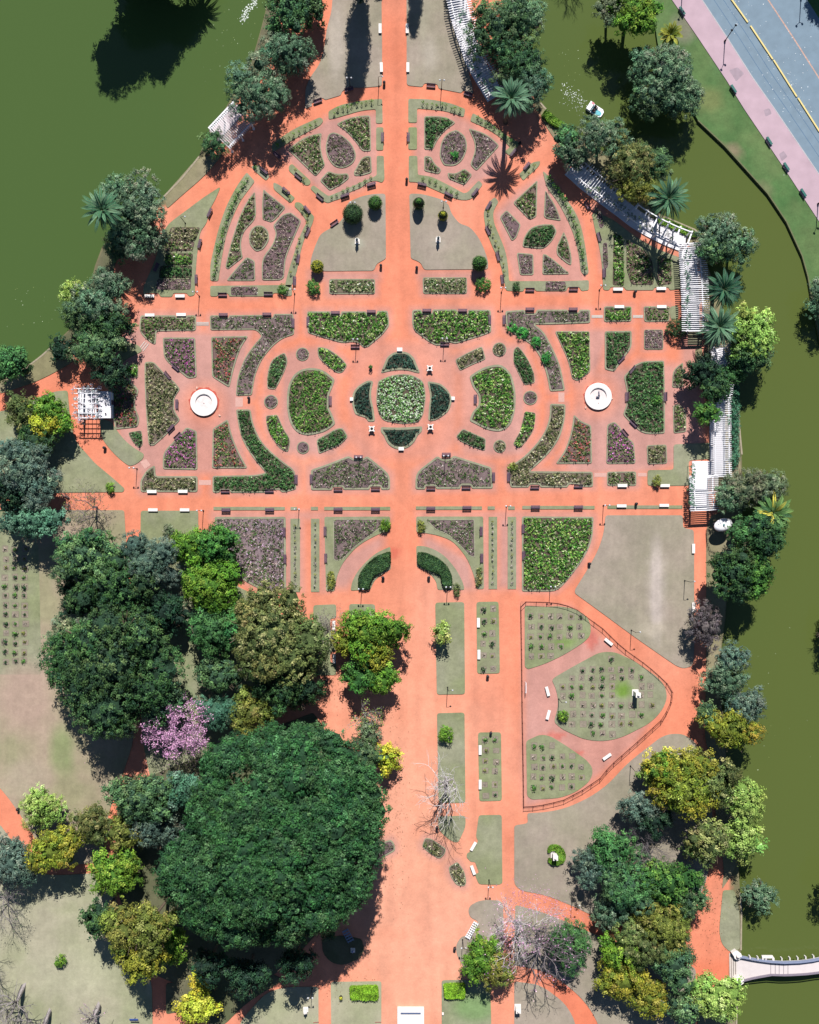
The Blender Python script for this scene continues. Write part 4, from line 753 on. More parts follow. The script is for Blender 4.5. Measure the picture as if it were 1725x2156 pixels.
# rows: kind | order word | where | flip | tile:x,y,angle ...   (angle: the bench's long side turned clockwise from level, as seen from above)
BENCH = '''w|top|along the left edge of the top of the avenue|1|10:677,185,90 10:685,430,88
w|top|along the right edge of the top of the avenue|0|10:848,185,90 10:852,430,90
b|left|in notches of the upper arched walk|0|10:285,645,-20 10:482,572,-15 10:998,548,5 10:1232,603,18
b|left|facing each other across the avenue on green patches|0|10:690,870,90 10:857,870,-90
b|top|slanting walk by the left fans, upper side|0|10:25,985,40 10:160,1120,40 10:295,1250,40
b|top|slanting walk by the left fans, lower side|1|00:1672,1080,40 10:85,1205,40 10:218,1325,50
b|left|under the upper fans above the bust lawns|1|10:455,1235,-20 10:622,1165,-15 10:942,1165,14 10:1110,1230,25
b|left|beside the palm shadow on the upper right|1|10:1275,1215,-50 10:1515,965,-50 10:1600,1050,-50
b|top|along the right edge of the left rose fan|0|10:222,1470,-65 11:162,20,-80 11:140,160,-88
b|top|along the left edge of the right rose fan|0|10:1360,1300,120 10:1355,1460,65 11:1418,5,75 11:1445,150,82
b||at the top left corner of the left bust lawn|0|10:390,1415,-35
w|left|upper cross walk, north side, left end|0|01:948,255,0 01:1140,255,0
b|left|upper cross walk, north side|0|01:1408,248,0 01:1697,243,0 11:1622,218,0 21:172,213,0
w|left|upper cross walk, north side, right end|0|21:452,212,0 21:725,208,0
w|left|upper cross walk, south side, left end|1|01:950,375,0 01:1148,372,0
b|left|upper cross walk, south side|1|01:1413,370,0 01:1688,367,0 11:395,357,0 11:622,350,0 11:972,343,0 11:1198,343,0 11:1622,335,0 21:170,335,0
w|left|upper cross walk, south side, right end|1|21:460,322,0 21:727,322,0
b|left|at the ends of the green winged beds|0|11:130,425,-90 11:220,415,90 11:1370,405,-90 11:1457,405,90
b|left|under lamps at the green winged beds|0|11:520,575,0 11:1085,560,0
b|left|in the inner notches of the kidney shaped beds|0|11:365,915,-90 11:1275,905,90
b|left|under lamps at the large brown beds|1|11:540,1265,0 11:1095,1250,0
b|left|at the ends of the large brown beds|0|11:150,1410,-90 11:240,1408,90 11:1395,1395,-90 11:1485,1395,90
w|left|lower cross walk, north side, left end|0|01:963,1488,0 01:1158,1487,0
b|left|lower cross walk, north side|0|01:1425,1487,0 01:1703,1485,0 11:412,1478,0 11:648,1473,0 11:997,1470,0 11:1220,1465,0 11:1653,1463,0 21:203,1455,0
w|left|lower cross walk, north side, right end|0|21:480,1450,0 21:748,1450,0
w|left|lower cross walk, south side, left end|1|01:970,1603,0 01:1170,1603,0
b|left|lower cross walk, south side|1|01:1430,1600,0 01:1705,1598,0 11:412,1595,0 11:648,1595,0 11:997,1590,0 11:1225,1585,0 11:1657,1582,0 21:203,1582,0
w|left|lower cross walk, south side, right end|1|21:475,1578,0 21:743,1575,0
b|top|edge of the lawn with five stacked beds|0|00:1325,1345,115 00:1262,1540,105 01:1240,148,90 01:995,75,-65
b|top|around the west fountain|0|01:1110,705,40 01:1060,755,50 01:1118,935,90 01:1080,1085,135 01:1128,1140,-45
b|top|around the east fountain|0|21:475,655,-45 21:545,720,-50 21:505,890,90 21:548,1060,45 21:493,1120,50
b||on the right side of the very large green bed|0|21:748,890,90
b|top|beside the red walk under the curved pergola|0|20:255,1300,60 20:330,1500,75 21:362,110,90
t|top|along the pink pavement by the road|1|20:858,72,57 20:1182,565,57 20:1407,893,57 20:1515,1055,57 20:1622,1220,57
b|top|on the left of the left quarter lawn|0|12:328,120,90 12:332,290,90
b|top|at the right edge of the large pinkish bed|0|12:70,125,90 12:75,295,90
b|top|on the right of the right quarter lawn|1|12:1317,120,90 12:1320,290,90
b|top|at the left edge of the very large green bed|0|12:1577,105,90 12:1580,275,90
w|top|beside the lime green tree on the left strip|0|12:385,715,90 12:388,925,90
w|top|on the left edge of the upper narrow plot strip|0|12:1297,697,90 12:1300,898,90
w|top|on the left edge of the lower narrow plot strip|0|12:1308,1500,90 13:1308,100,90
w|top|in notches of the tapering lower lawn|0|13:1265,490,-60 13:1263,640,70
w|top|on the narrow red path right of the raked lawn|0|22:928,230,90 22:928,600,90
w|top|inside the curved fence of the rose plots|0|22:393,818,40 22:8,1130,75 22:12,1278,-75 22:383,1542,-35'''
for ln in BENCH.splitlines():
    k, order, where, fl, its = ln.split('|'); its = its.split()
    for q, it in enumerate(its):
        t, c = it.split(':'); x, y, a = map(float, c.split(',')); (u, v), = T(t, f'{x},{y}'); wx, wy = W(u, v)
        lab = BD[k] + ' ' + where if len(its) == 1 else f'{BD[k]}, {ordn(q + 1)} from {order}, {where}'
        bench(k, wx, wy, a, lab, 'benches ' + where if len(its) > 1 else None, fl == '1')

# lamps
def lamp(kind):
    root = empty('street_lamp'); h = 4.6; m = MB(); m.lathe([(.16, 0), (.15, .25), (.07, .4), (.055, h)], n=8); m.build('pole', M_IRON, root)
    if kind == 'd':
        MB().tube([(-.42, 0, h - .1), (-.2, 0, h + .08), (.2, 0, h + .08), (.42, 0, h - .1)], .035).build('cross_arm', M_IRON, root)
        for x in (-.45, .45):
            g = MB().ball((x, 0, h - .12), .2, 10, (1, 1, .8)).build('lantern', M_GLASSW, root, True); MB().lathe([(.09, h - .38), (.07, h - .3)], (x, 0, 0), 8).build('cap', M_IRON, g)
    else:
        MB().tube([(0, 0, h - .1), (0, 0, h + .1), (.45, .1, h + .2), (.8, .12, h + .1)], .035).build('cross_arm', M_IRON, root)
        MB().ball((.85, .12, h + .02), .17, 8, (1.3, 1, .6)).build('lantern', M_GLASSW, root, True)
    return root
LP = {'d': lamp('d'), 's': lamp('s')}; LU = {}
LAMPS = '''d|above the left arched grass strip|10:480,490
d|above the right arched grass strip|10:1068,505
d|beside the dark ball shrub on the left bust lawn|10:503,1278
d|behind the yellow ball shrub on the right bust lawn|10:1080,1272
d|at the left fan's lower right corner, upper cross walk|11:122,210
d|at the right fan's lower left corner, upper cross walk|11:1455,200
d|at the point of the left green winged bed|11:520,525
d|at the point of the right green winged bed|11:1085,520
d|standing over the left large brown bed|11:540,1272
d|standing over the right large brown bed|11:1093,1262
d|at the corner right of the five stacked beds|01:1232,225
d|by the small green corner bed above the west pavilion|01:820,525
d|at the tip of the crescent lawn below the west pavilion|01:830,1338
d|at the lower left corner of the shaded lawn|21:362,185
d|on the left narrow grass strip below the lower cross walk|11:150,1600
d|on the right narrow grass strip below the lower cross walk|11:1487,1580
d|at the upper left corner of the raked lawn|21:388,1575
d|on the grass square with a small white shrub|01:1258,1608
d|below the left dark clipped arc|12:555,487
d|below the right dark clipped arc|12:1108,475
d|above the corner of the curved fence|22:45,472
d|on the stubby lawn below the two angled stone benches|13:1375,755
d|behind the green tree by the white slatted seat|13:1205,1140
d|beside the small white pedestal near the lower edge|13:235,1455
s|between the two long grass gaps|12:1108,1130
s|on the right edge of the raked lawn|22:912,442
s|on the walk outside the curved fence|22:568,762
s|in the left of the large fenced lawn|22:100,1205
s|on the lawn right of the lower end of the fence|23:562,20
s|on the pink petal strewn walk at the lower right|23:185,872
s|on the left lawn above the five stacked beds|00:1142,1372
s|left of the top of the avenue|10:665,487'''
for ln in LAMPS.splitlines():
    k, where, it = ln.split('|'); t, c = it.split(':'); (u, v), = T(t, c); x, y = W(u, v, 4.6)
    lab = ('black two headed lamp post ' if k == 'd' else 'black single headed lamp post ') + where
    if k not in LU: LU[k] = 1; o = LP[k]; o.location = (x, y, 0)
    else: o = dup(LP[k], (x, y, 0), 0)
    tag(o, lab, 'lamp post', 'lamp posts in the rose garden')
# taller twin lamps by the road
def road_lamp(x, y, rz, lab):
    r = empty('street_lamp', (x, y, .1), rz); MB().lathe([(.22, 0), (.2, .5), (.1, .7), (.08, 5.6)], n=8).build('pole', M_IRON, r)
    MB().tube([(-.6, 0, 6.1), (-.35, 0, 5.7), (0, 0, 5.5), (.35, 0, 5.7), (.6, 0, 6.1)], .05).build('cross_arm', M_IRON, r)
    for s in (-.65, .65): MB().ball((s, 0, 6.15), .26, 8, (.9, 1.1, .7)).build('lantern', M_IRON, r, True)
    tag(r, lab, 'lamp post', 'lamps along the road')
for it, lab, rz in (('20:1128,262', 'tall black twin lamp on the pink pavement beside the road, upper one', .9), ('20:1716,1290', 'tall black twin lamp on the pink pavement at the right edge of the view', .9), ('20:860,-60', 'tall black twin lamp on the pavement just above the view', .9)):
    t, c = it.split(':'); (u, v), = T(t, c); x, y = W(u, v); road_lamp(x, y, rz, lab)
(u, v), = T('20', '1610,-10'); x, y = W(u, v); road_lamp(x, y, .35, 'tall twin lamp in the middle of the road, seen only by its shadow')

# litter bins
def litter_bin():
    r = empty('litter_bin'); MB().lathe([(.22, .12), (.27, .2), (.29, .85), (.30, .88)], n=12).build('bucket', M_IRON, r); MB().lathe([(.05, 0), (.05, 1.05)], (0, .32, 0), 6).build('post', M_IRON, r)
    MB().lathe([(.30, .95), (.28, 1.05), (.08, 1.15)], n=12).build('lid', M_IRON, r); MB().lathe([(.2, .885), (.2, .90)], n=10).build('bin_liner', M_WHITE, r)
    return r
bp = litter_bin()
for q, ln in enumerate('''beside the avenue above the top left arched grass strip|10:703,530
right of the avenue beside the hooked strip|10:845,1140
at the far end of the outer strip near the tall palm|10:1558,910
left of the avenue at the corner of the left bust lawn|11:682,65
right of the avenue at the corner of the right bust lawn|11:908,78
under the left dark clipped arc|12:695,412
under the right dark clipped arc|12:985,412
at the foot of the upper narrow plot strip|12:1355,1035
at the head of the lower narrow plot strip|12:1375,1392
on the red walk left of the lime green tree|12:340,1062
in front of the shaded lawn on the upper cross walk|21:560,230
on the lower cross walk above the raked lawn|21:566,1565
on the walk beside the very large green bed|22:272,325
on the wide red square left of the white slatted seat|13:1147,1133
left of the five sided lawn under the bare tree|13:1035,372
on the small grass island at the upper left|00:1610,1042
at the end of the long curved bed left of the pale slab|01:1575,898
on the red walk below the west pavilion|01:665,1212
on the path beside the pale tree at the lower left|03:120,255'''.splitlines()):
    where, it = ln.split('|'); t, c = it.split(':'); (u, v), = T(t, c); x, y = W(u, v)
    o = bp if q == 0 else dup(bp, (0, 0, 0)); o.location = (x, y, .02); o.rotation_euler = (0, 0, R.uniform(0, 6)); tag(o, 'black litter bin ' + where, 'litter bin', 'litter bins')

# stone planters, blocks, busts
def urn():
    r = empty('stone_planter'); MB().lathe([(.40, 0), (.40, .12), (.18, .2), (.16, .45), (.3, .55)], n=12).build('foot', M_STONE, r)
    b = MB().box((0, 0, .8), (.95, .95, .35)); 
    for x in (-.48, .48):
        for y in (-.48, .48): b.box((x, y, .86), (.26, .26, .3), rz=.78)
    b.build('bowl', M_STONE, r); MB().lathe([(.30, .978), (.30, .985)], n=14).build('soil', mat('dark_soil', alb((40, 36, 34)), .95), r); return r
up = urn()
for q, (w, it) in enumerate((('upper right of the central ring', '11:990,712'), ('lower left of the central ring', '11:625,1093'), ('lower right of the central ring', '11:995,1082'))):
    t, c = it.split(':'); (u, v), = T(t, c); x, y = W(u, v); o = up if q == 0 else dup(up, (0, 0, 0)); o.location = (x, y, 0); tag(o, 'white square stone planter at the ' + w, 'planter', 'stone planters of the central ring')
def potted(it, lab, pal, r=.5, h=1.1):
    t, c = it.split(':'); (u, v), = T(t, c); x, y = W(u, v); o = empty('potted_plant', (x, y, .1)); MB().lathe([(.25, 0), (.36, .5), (.4, .52)], n=12).build('pot', mat('dark_pot', alb((52, 48, 52)), .8), o)
    n = 60; P = R.normal(size=(n, 3)); P /= np.linalg.norm(P, axis=1, keepdims=True); quads('foliage', P * np.array([r, r, r * .8]) * R.uniform(.4, 1, (n, 1)) + np.array([0, 0, h]), P + np.array([0, 0, .5]), R.uniform(.25, .4, n), .4, pick(pal, n), M_LEAF, o); tag(o, lab, 'potted plant')
potted('11:618,705', 'green plant in a dark pot at the upper left of the central ring', 'mg'); potted('13:430,1440', 'yellowish plant in a dark pot left of the clipped hedge', 'ye', .42)
potted('12:715,110', 'dark pot with a plant at the corner of the left quarter lawn', 'lg', .45, .9)
def pedestal(it, lab, w=.9, d=.9, h=.7, name='stone_pedestal', cat='pedestal'):
    t, c = it.split(':'); (u, v), = T(t, c); x, y = W(u, v); r = empty(name, (x, y, 0)); MB().box((0, 0, .06), (w + .16, d + .16, .12)).build('base', M_STONE, r); MB().box((0, 0, .12 + h / 2), (w, d, h)).box((0, 0, .12 + h), (w + .1, d + .1, .1)).build('block', M_STONE, r); tag(r, lab, cat)
pedestal('11:800,592', 'white stone block at the tip of the upper dark petal bed', 1.0, .65, .4); pedestal('11:497,905', 'white stone block at the tip of the left dark petal bed', .6, .6, .35)
pedestal('11:1137,900', 'white stone block at the tip of the right dark petal bed', .6, .6, .35); pedestal('11:810,1218', 'white stone block at the tip of the lower dark petal bed', 1.0, .6, .4)
M_BRONZE = mat('bronze', alb((92, 112, 118)), .5, var=.2)
def bust(it, lab, mt, ph=1.5, w=.55, fig=True):
    t, c = it.split(':'); (u, v), = T(t, c); x, y = W(u, v); r = empty('bust_statue', (x, y, .1)); MB().box((0, 0, .1), (w + .45, w + .45, .2)).box((0, 0, ph / 2 + .1), (w, w, ph)).box((0, 0, ph + .12), (w + .14, w + .14, .1)).build('pedestal', M_STONE, r)
    if fig:
        m = MB(); z = ph + .17; m.lathe([(.12, 0), (.10, .08), (.2, .16), (.27, .3), (.22, .42), (.09, .5), (.08, .56)], (0, 0, z), 12); m.ball((0, 0, z + .7), .15, 12, (.85, 1, 1.2)); m.ball((0, -.15, z + .68), .03); m.build('bust', mt, r, True)
    tag(r, lab, 'statue')
bust('10:533,1528', 'bust on a white pedestal on the left lawn beside the avenue', M_BRONZE); bust('10:1043,1518', 'bust on a white pedestal on the right lawn beside the avenue', M_BRONZE)
bust('22:562,1140', 'tall white pillar monument on the large fenced lawn', M_STONE, 3.0, .9); bust('23:50,545', 'pale monument inside the crescent hedge', M_STONE, 2.2, .9)
bust('13:1545,1508', 'white bust near the bottom edge between the bare trees', M_STONE, 1.7, .9); bust('13:208,1522', 'white pedestal beside a lamp near the lower left edge of the square', M_STONE, 1.2, .6)
pedestal('13:1073,1548', 'small white marker stone on the lawn right of the big white monument', .25, .3, .3, 'marker_stone', 'marker stone')
# big white monument at the foot of the picture
r = empty('monument', (*W(865, 2138.5), 0)); MB().box((0, -.6, .5), (5.6, 5.1, 1.0)).build('plinth', M_STONE, r); MB().box((0, 1.05, 1.13), (4.2, .14, .26)).build('ledge', mat('blue_grey_stone', alb((96, 112, 150)), .7), r)
tag(r, 'large white square stone monument with a thin dark ledge at the bottom of the avenue', 'monument')
# low boundary stones near the bottom
for lab, s in (('thin red kerb line on the lawn left of the big monument', '13|645,1603 685,1603'), ('thin red kerb line at the lower left lawn corner', '13|255,1606 290,1602')):
    t, p = s.split('|'); band('path_kerb', WP(t, p), .12, .1, .2, mat('red_kerb', alb((170, 110, 100)), .9), lab, 'kerb', None, False)

# fountains
def fountain(it, lab, fig):
    t, c = it.split(':'); (u, v), = T(t, c); x, y = W(u, v); r = empty('fountain', (x, y, 0)); Ro, Ri = 2.85, 1.75
    n = 48; prof = [(Ro, 0), (Ro, .42), (Ro - .06, .5), (Ri + .16, .5), (Ri, .44), (Ri - .02, .12)]
    V = [(q * math.cos(2 * math.pi * k / n), q * math.sin(2 * math.pi * k / n), z) for q, z in prof for k in range(n)]; F = [(i * n + k, i * n + (k + 1) % n, (i + 1) * n + (k + 1) % n, (i + 1) * n + k) for i in range(len(prof) - 1) for k in range(n)]
    mesh_obj('basin_rim', V, F, M_STONE, r); MB().lathe([(Ri, .05), (Ri, .13)], n=n).build('basin_floor', mat('wet_stone', alb((240, 222, 220), .84), .5, var=.16, scale=1.2), r)
    if fig:
        m = MB().tube([(-.35, -.1, .15), (-.1, -.2, .3), (.15, .0, .5), (.12, .6, .55), (.1, 1.2, .4)], [.12, .22, .2, .13, .07], 8); m.ball((-.3, -.1, .45), .18); m.build('fountain_figure', mat('grey_lead', alb((130, 132, 150)), .5), r, True)
        MB().lathe([(.06, 0), (.05, .3)], (.05, -1.4, .13), 8).build('spout', M_IRON, r)
    else: MB().lathe([(.12, 0), (.1, .16), (.03, .22)], (0, 0, .13), 10).build('spout', M_STONE, r)
    tag(r, lab, 'fountain')
fountain('01:1290,927', 'round white fountain without a figure, left side of the rose garden', False); fountain('21:328,888', 'round white fountain with a grey figure, right side of the rose garden', True)
M_WET = mat('wet_red', alb((206, 96, 80)), .8, var=.1)
for (cx, cy, rr) in ((430, 847, 3.15), (1259, 835, 2.98)):
    P = [((W(cx, cy)[0] + (rr + .16 * math.sin(k * 1.7) + .12 * math.sin(k * 3.1)) * math.cos(k / 40 * 2 * math.pi)), (W(cx, cy)[1] + (rr + .16 * math.sin(k * 1.7)) * math.sin(k / 40 * 2 * math.pi))) for k in range(40)]
    struct(prism('wet_path', P, 0, .008, M_WET))
for q, (it, lab) in enumerate((('01:1245,833', 'small pale stone at the upper left of the west fountain'), ('01:1388,1008', 'small pale stone at the lower right of the west fountain'), ('21:415,902', 'small pale stone at the right of the east fountain'), ('21:250,958', 'small pale stone at the lower left of the east fountain'))):
    t, c = it.split(':'); (u, v), = T(t, c); x, y = W(u, v); o = MB().lathe([(.16, 0), (.2, .1), (.17, .2), (.05, .24)], n=9).build('stone', mat('pale_pink_stone', alb((244, 196, 178)), .8)); o.location = (x, y, 0); o.scale = (1, 1.5, 1); o.rotation_euler = (0, 0, q); tag(o, lab, 'stone')

# clipped shrubs and hedges
def clip_ball(u, v, r, h, pal, lab, cone=0):
    x, y = W(u, v, h * .6); o = empty('ball_shrub', (x, y, .1)); MB().tube([(0, 0, 0), (0, 0, h * .5)], .12, 6).build('stem', M_BARK, o)
    n = int(420 * r * r); d = R.normal(size=(n, 3)); d /= np.linalg.norm(d, axis=1, keepdims=True); rz = h * .48
    P = d * np.array([r, r, rz]) * R.uniform(.93, 1.02, (n, 1)); t = (P[:, 2] + rz) / (2 * rz); P[:, :2] *= (1 - cone * t * .55)[:, None]; P[:, 2] += h * .52
    quads('crown', P, d + R.normal(0, .3, (n, 3)), R.uniform(.14, .24, n), .7, pick(pal, n, .12), M_LEAF, o); m = MB().ball((0, 0, h * .52), 1, 16, (r * .9 * (1 - cone * .25), r * .9 * (1 - cone * .25), rz * .9)).build('dark_core', mat('shade_green', alb((30, 52, 30)), .9), o); tag(o, lab, 'clipped shrub', 'clipped ball shrubs by the avenue')  # inner ball is a solid core, inside shade put into its dark colour
clip_ball(743, 450, 2.2, 3.9, 'dg', 'large dark green ball shrub on the left bust lawn'); clip_ball(790, 427, 1.55, 3.3, 'mg', 'green ball shrub on the left bust lawn, nearer the avenue')
clip_ball(882, 427, 1.65, 4.2, 'mg', 'green pointed ball shrub on the right bust lawn, nearer the avenue', 1); clip_ball(933, 453, 1.38, 3.3, 'by', 'yellow pointed ball shrub on the right bust lawn', 1)
clip_ball(668, 561, 1.42, 2.9, 'by', 'yellow ball shrub at the left end of the bust lawn'); clip_ball(1010, 554, 1.65, 4.2, 'mg', 'green ball shrub at the right end of the bust lawn')
def bush(u, v, rx, ry, h, pal, lab, cat='bush', rc=.35, leaf=.22, name='bush', bed_r=0):
    x, y = W(u, v, h * .5); o = empty(name, (x, y, .1)); MB().tube([(0, 0, 0), (.05, 0, h * .5)], .07, 5).tube([(0, 0, h * .2), (rx * .4, 0, h * .6)], .04, 5).build('stem', M_BARK, o)
    L = [(0, 0, h * .45, rx * .85, ry * .85, h * .5)] + [(rx * .6 * math.cos(a), ry * .6 * math.sin(a), h * R.uniform(.35, .6), rx * .45, ry * .45, h * .35) for a in R.uniform(0, 6.3, 4)]
    leafobj('foliage', clumps(L, pal, rc, 16, leaf, 2.2, zmin=-.1), o); tag(o, lab, cat); return o
for a in ((660, 605, 1.5, 1.6, 1.6, 'mg', 'round green bush below the yellow ball shrub'), (1018, 600, 1.5, 1.6, 1.7, 'mg', 'round green bush below the right end ball shrub'), (596, 610, 1.1, .9, 1.2, 'mg', 'small green bush at the corner of the left rose fan strip'), (1088, 603, .7, 1.0, 1.2, 'dg', 'small dark bush at the corner of the right rose fan strip'),
          (811, 1107, 1.0, 1.4, 1.5, 'lg', 'bright green bush left of the avenue at the left quarter lawn'), (887, 1108, .8, 1.3, 1.3, 'oy', 'yellow green bush right of the avenue at the right quarter lawn'), (697, 1220, .8, 2, .9, 'oy', 'thin bush at the foot of the left quarter lawn'), (1008, 1215, .7, 2, .9, 'ob', 'thin bush at the foot of the right quarter lawn'),
          (962, 1240, .6, 1.5, 1, 'ob', 'thin bush beside the lamp under the right clipped arc'), (355, 1117, 1.2, 1.4, 1.4, 'gg', 'small whitish shrub on the grass square left of the pinkish bed'), (233, 1025, .8, 1.1, 1.6, 'lg', 'small bright green shrub at the west end of the lower cross walk'), (1383, 1012, .8, 1.2, 1.4, 'oy', 'small yellow green shrub on the lawn of the east pavilion'),
          (127, 2022, 1.1, 1.2, 2.0, 'lg', 'small bright green shrub alone on the pale lower left lawn'), (940, 1545, 1.6, 1.7, 2.4, 'lg', 'round bright green shrub on the second long grass gap'), (1077, 690, 1.1, .9, .9, 'g1', 'first green bush at the bend of the upper right ring bed'), (1099, 703, 1.3, 1.2, 1.1, 'g1', 'second green bush at the bend of the upper right ring bed'),
          (1130, 722, 1.0, 1.2, .9, 'g1', 'third green bush along the upper right ring bed'), (1150, 755, .9, 1.3, 1.0, 'g1', 'fourth green bush along the upper right ring bed'), (1079, 982, 1.1, .8, .8, 'oy', 'yellow green bush at the tip of the lower right ring bed'), (957, 328, .7, .7, 1, 'g1', 'green bush inside the egg shaped bed')
          , (1186, 1507, 1.1, 1.2, 1.6, 'lg', 'bright green bush at the left end of the large fenced lawn'), (1382, 842, .9, 1.0, 1.2, 'mg', 'green bush inside the very large green bed'), (1427, 692, 2.3, 2.0, 3, 'dg', 'dark green bush against the curved pergola end'), (240, 2098, 0.1, 0.1, .2, 'dg', '')):
    if not a[6]: continue
    PAL.setdefault('g1', [(54, 132, 60), (80, 156, 70), (40, 104, 50)]); bush(*a)
def hedge(poly, z, pal, lab, n_per=120, name='hedge', zb=.05, cat='hedge', leaf=.26):
    P = ccw(poly); r = empty(name, (0, 0, 0)); A = area(P); prism('branches', inset(P, .25), zb, z - .35, mat('shade_green', alb((30, 52, 30)), .9), r)  # the branches prism is a solid core with inside shade in its colour
    xs = [p[0] for p in P]; ys = [p[1] for p in P]; n = int(n_per * A * (max(xs) - min(xs)) * (max(ys) - min(ys)) / A); X = R.uniform(min(xs), max(xs), n); Y = R.uniform(min(ys), max(ys), n); k = inside(P, X, Y); X, Y = X[k], Y[k]
    b = nz(X, Y, .9, 4); Z = z - .1 + b * .25 + R.uniform(-.12, .05, len(X)); T1 = np.stack([X, Y, Z], 1); N1 = np.tile([0, 0, 1.], (len(X), 1)) + R.normal(0, .5, (len(X), 3))
    per = sum((Vector(P[i]) - Vector(P[i - 1])).length for i in range(len(P))); m = int(per * z * n_per * .8); Q = along([Vector(p) for p in P] + [Vector(P[0])], m); S = np.array([(q.x, q.y, R.uniform(zb, z)) for q in Q]) + R.normal(0, .07, (m, 3)); cxy = np.array([sum(xs) / len(xs), sum(ys) / len(ys), 0]); N2 = S - cxy; N2[:, 2] = .4; N2 /= np.linalg.norm(N2, axis=1, keepdims=True)
    AP = np.concatenate([T1, S]); AN = np.concatenate([N1, N2 + R.normal(0, .4, (m, 3))]); c = pick(pal, len(AP), .14) * (1 + np.concatenate([b, np.zeros(m)])[:, None] * .7)
    quads('foliage', AP, AN, R.uniform(.7, 1.3, len(AP)) * leaf, .6, np.clip(c, .004, .9), M_LEAF, r); tag(r, lab, cat)
hedge(roundp(WP('13', '488,1372 660,1366 666,1445 650,1458 610,1450 575,1458 545,1446 515,1456 490,1440'), .3), 1.1, 'hg', 'thick light green clipped hedge block on the square lawn left of the monument')
hedge(roundp(WP('13', '1080,1358 1210,1352 1212,1440 1190,1446 1150,1440 1120,1448 1085,1442'), .3), 1.1, 'hg', 'thick light green clipped hedge block on the right lawn half under a tree')
hedge(roundp(WP('20', '0,697 45,745 130,800 128,818 60,812 -12,760 -30,735'), .3), 1.0, 'lg', 'low bright green hedge along the north east shore'); hedge(roundp(WP('23', '10,530 12,500 30,482 70,480 105,505 122,545 115,580 80,608 40,605 12,588 14,565 40,572 62,560 68,535 55,515 35,515'), .2), .8, 'lg', 'crescent shaped low green hedge around the pale monument')
hedge(roundp(WP('12', '720,255 742,250 742,335 690,375 640,395 615,440 610,480 545,482 540,410 580,345 640,285'), .3), 1.1, 'dg', 'dark clipped arc of shrubs left of the avenue', leaf=.24); hedge(roundp(WP('12', '915,255 960,255 1050,295 1100,345 1128,400 1130,465 1090,485 1070,450 1060,395 1010,375 960,355 915,325'), .3), 1.1, 'dg', 'dark clipped arc of shrubs right of the avenue', leaf=.24)
hedge(roundp(WP('20', '700,1385 760,1385 860,1430 955,1475 950,1500 900,1500 800,1450 710,1415'), .3), .7, 'lg', 'strip of low green shrubs between the curved pergola and the shore')
hedge(roundp(WP('21', '1165,820 1205,820 1212,1000 1205,1200 1215,1300 1175,1340 1168,1100 1165,900'), .3), 1.6, 'sp', 'long strip of shrubs under the right side of the straight pergola', n_per=45)

# ---------------------------------------------------------------- pergolas
M_FLOOR = mat('white_paving', alb((240, 236, 242), .84), .8, var=.06, scale=.7)
def pergola(lab, cl, hw_in, ext, z, slat=.45, posts=3.0, sw=.10, crossb=0.0, skip=(), floor=True, seen=True, extL=None, fw=None):
    pts = [Vector((*W(u, v, z), 0)) for u, v in T('u', cl)]
    # resample
    L = [0]
    for a, b in zip(pts, pts[1:]): L.append(L[-1] + (b - a).length)
    def at(s):
        s = max(0, min(L[-1] - 1e-4, s)); i = max(j for j in range(len(L) - 1) if L[j] <= s); t = (s - L[i]) / (L[i + 1] - L[i]); d0 = (pts[i + 1] - pts[i]).normalized()
        d = d0
        if t < .5 and i > 0: d = d0.lerp((pts[i] - pts[i - 1]).normalized(), .5 - t)
        if t > .5 and i < len(L) - 2: d = d0.lerp((pts[i + 2] - pts[i + 1]).normalized(), t - .5)
        d.normalize(); return pts[i].lerp(pts[i + 1], t), Vector((-d.y, d.x, 0))
    r = empty('pergola', (0, 0, 0)); tag(r, lab, 'pergola'); extL = ext if extL is None else extL
    for sgn in (-1, 1):
        b = MB(); n = int(L[-1] / 1.5) + 1; prev = None
        for k in range(n + 1):
            c, s = at(L[-1] * k / n); p = c + s * sgn * hw_in + Vector((0, 0, z - .12))
            if prev is not None: b.beam(prev, p, .2, .24)
            prev = p
        b.build('long_beam', M_WHITE, r)
        n = max(1, int(L[-1] / posts))
        for k in range(n + 1):
            c, s = at(.3 + (L[-1] - .6) * k / n); p = c + s * sgn * hw_in; MB().box((p.x, p.y, .1), (.45, .45, .2)).lathe([(.17, .2), (.15, z - .45), (.22, z - .3), (.22, z - .24)], (p.x, p.y, 0), 8).build('post', M_WHITE, r)
    b = MB(); n = int(L[-1] / slat)
    for k in range(n + 1):
        s0 = L[-1] * k / n
        if any(a <= s0 / L[-1] <= c for a, c in skip): continue
        c, s = at(s0); b.beam(c - s * ext + Vector((0, 0, z + .08)), c + s * extL + Vector((0, 0, z + .08)), sw, .14)
    if n: b.build('slats', M_WHITE, r)
    if crossb:
        b = MB(); n = int(L[-1] / crossb)
        for k in range(n + 1): c, s = at(L[-1] * k / n); b.beam(c - s * (hw_in + .4) + Vector((0, 0, z - .3)), c + s * (hw_in + .4) + Vector((0, 0, z - .3)), .3, .2)
        b.build('cross_beams', M_WHITE, r)
    if floor:
        # the terrace floor, laid where the beams stand
        A, B = [], []; n = int(L[-1] / 2) + 1; fw = fw or hw_in
        for k in range(n + 1): c, s = at(L[-1] * k / n); A.append((c + s * fw).to_2d()); B.append((c - s * fw).to_2d())
        prism('floor', [tuple(q) for q in A] + [tuple(q) for q in reversed(B)], 0, .24, M_FLOOR, r)
    return r
pergola('curved white pergola at the top beside the large grey green tree', '960,-120 963,-10 975,40 986,70 998,108 1012,135 1030,165 1046,192', 1.55, 2.5, 3.3, .5, 3, .12, fw=1.9)
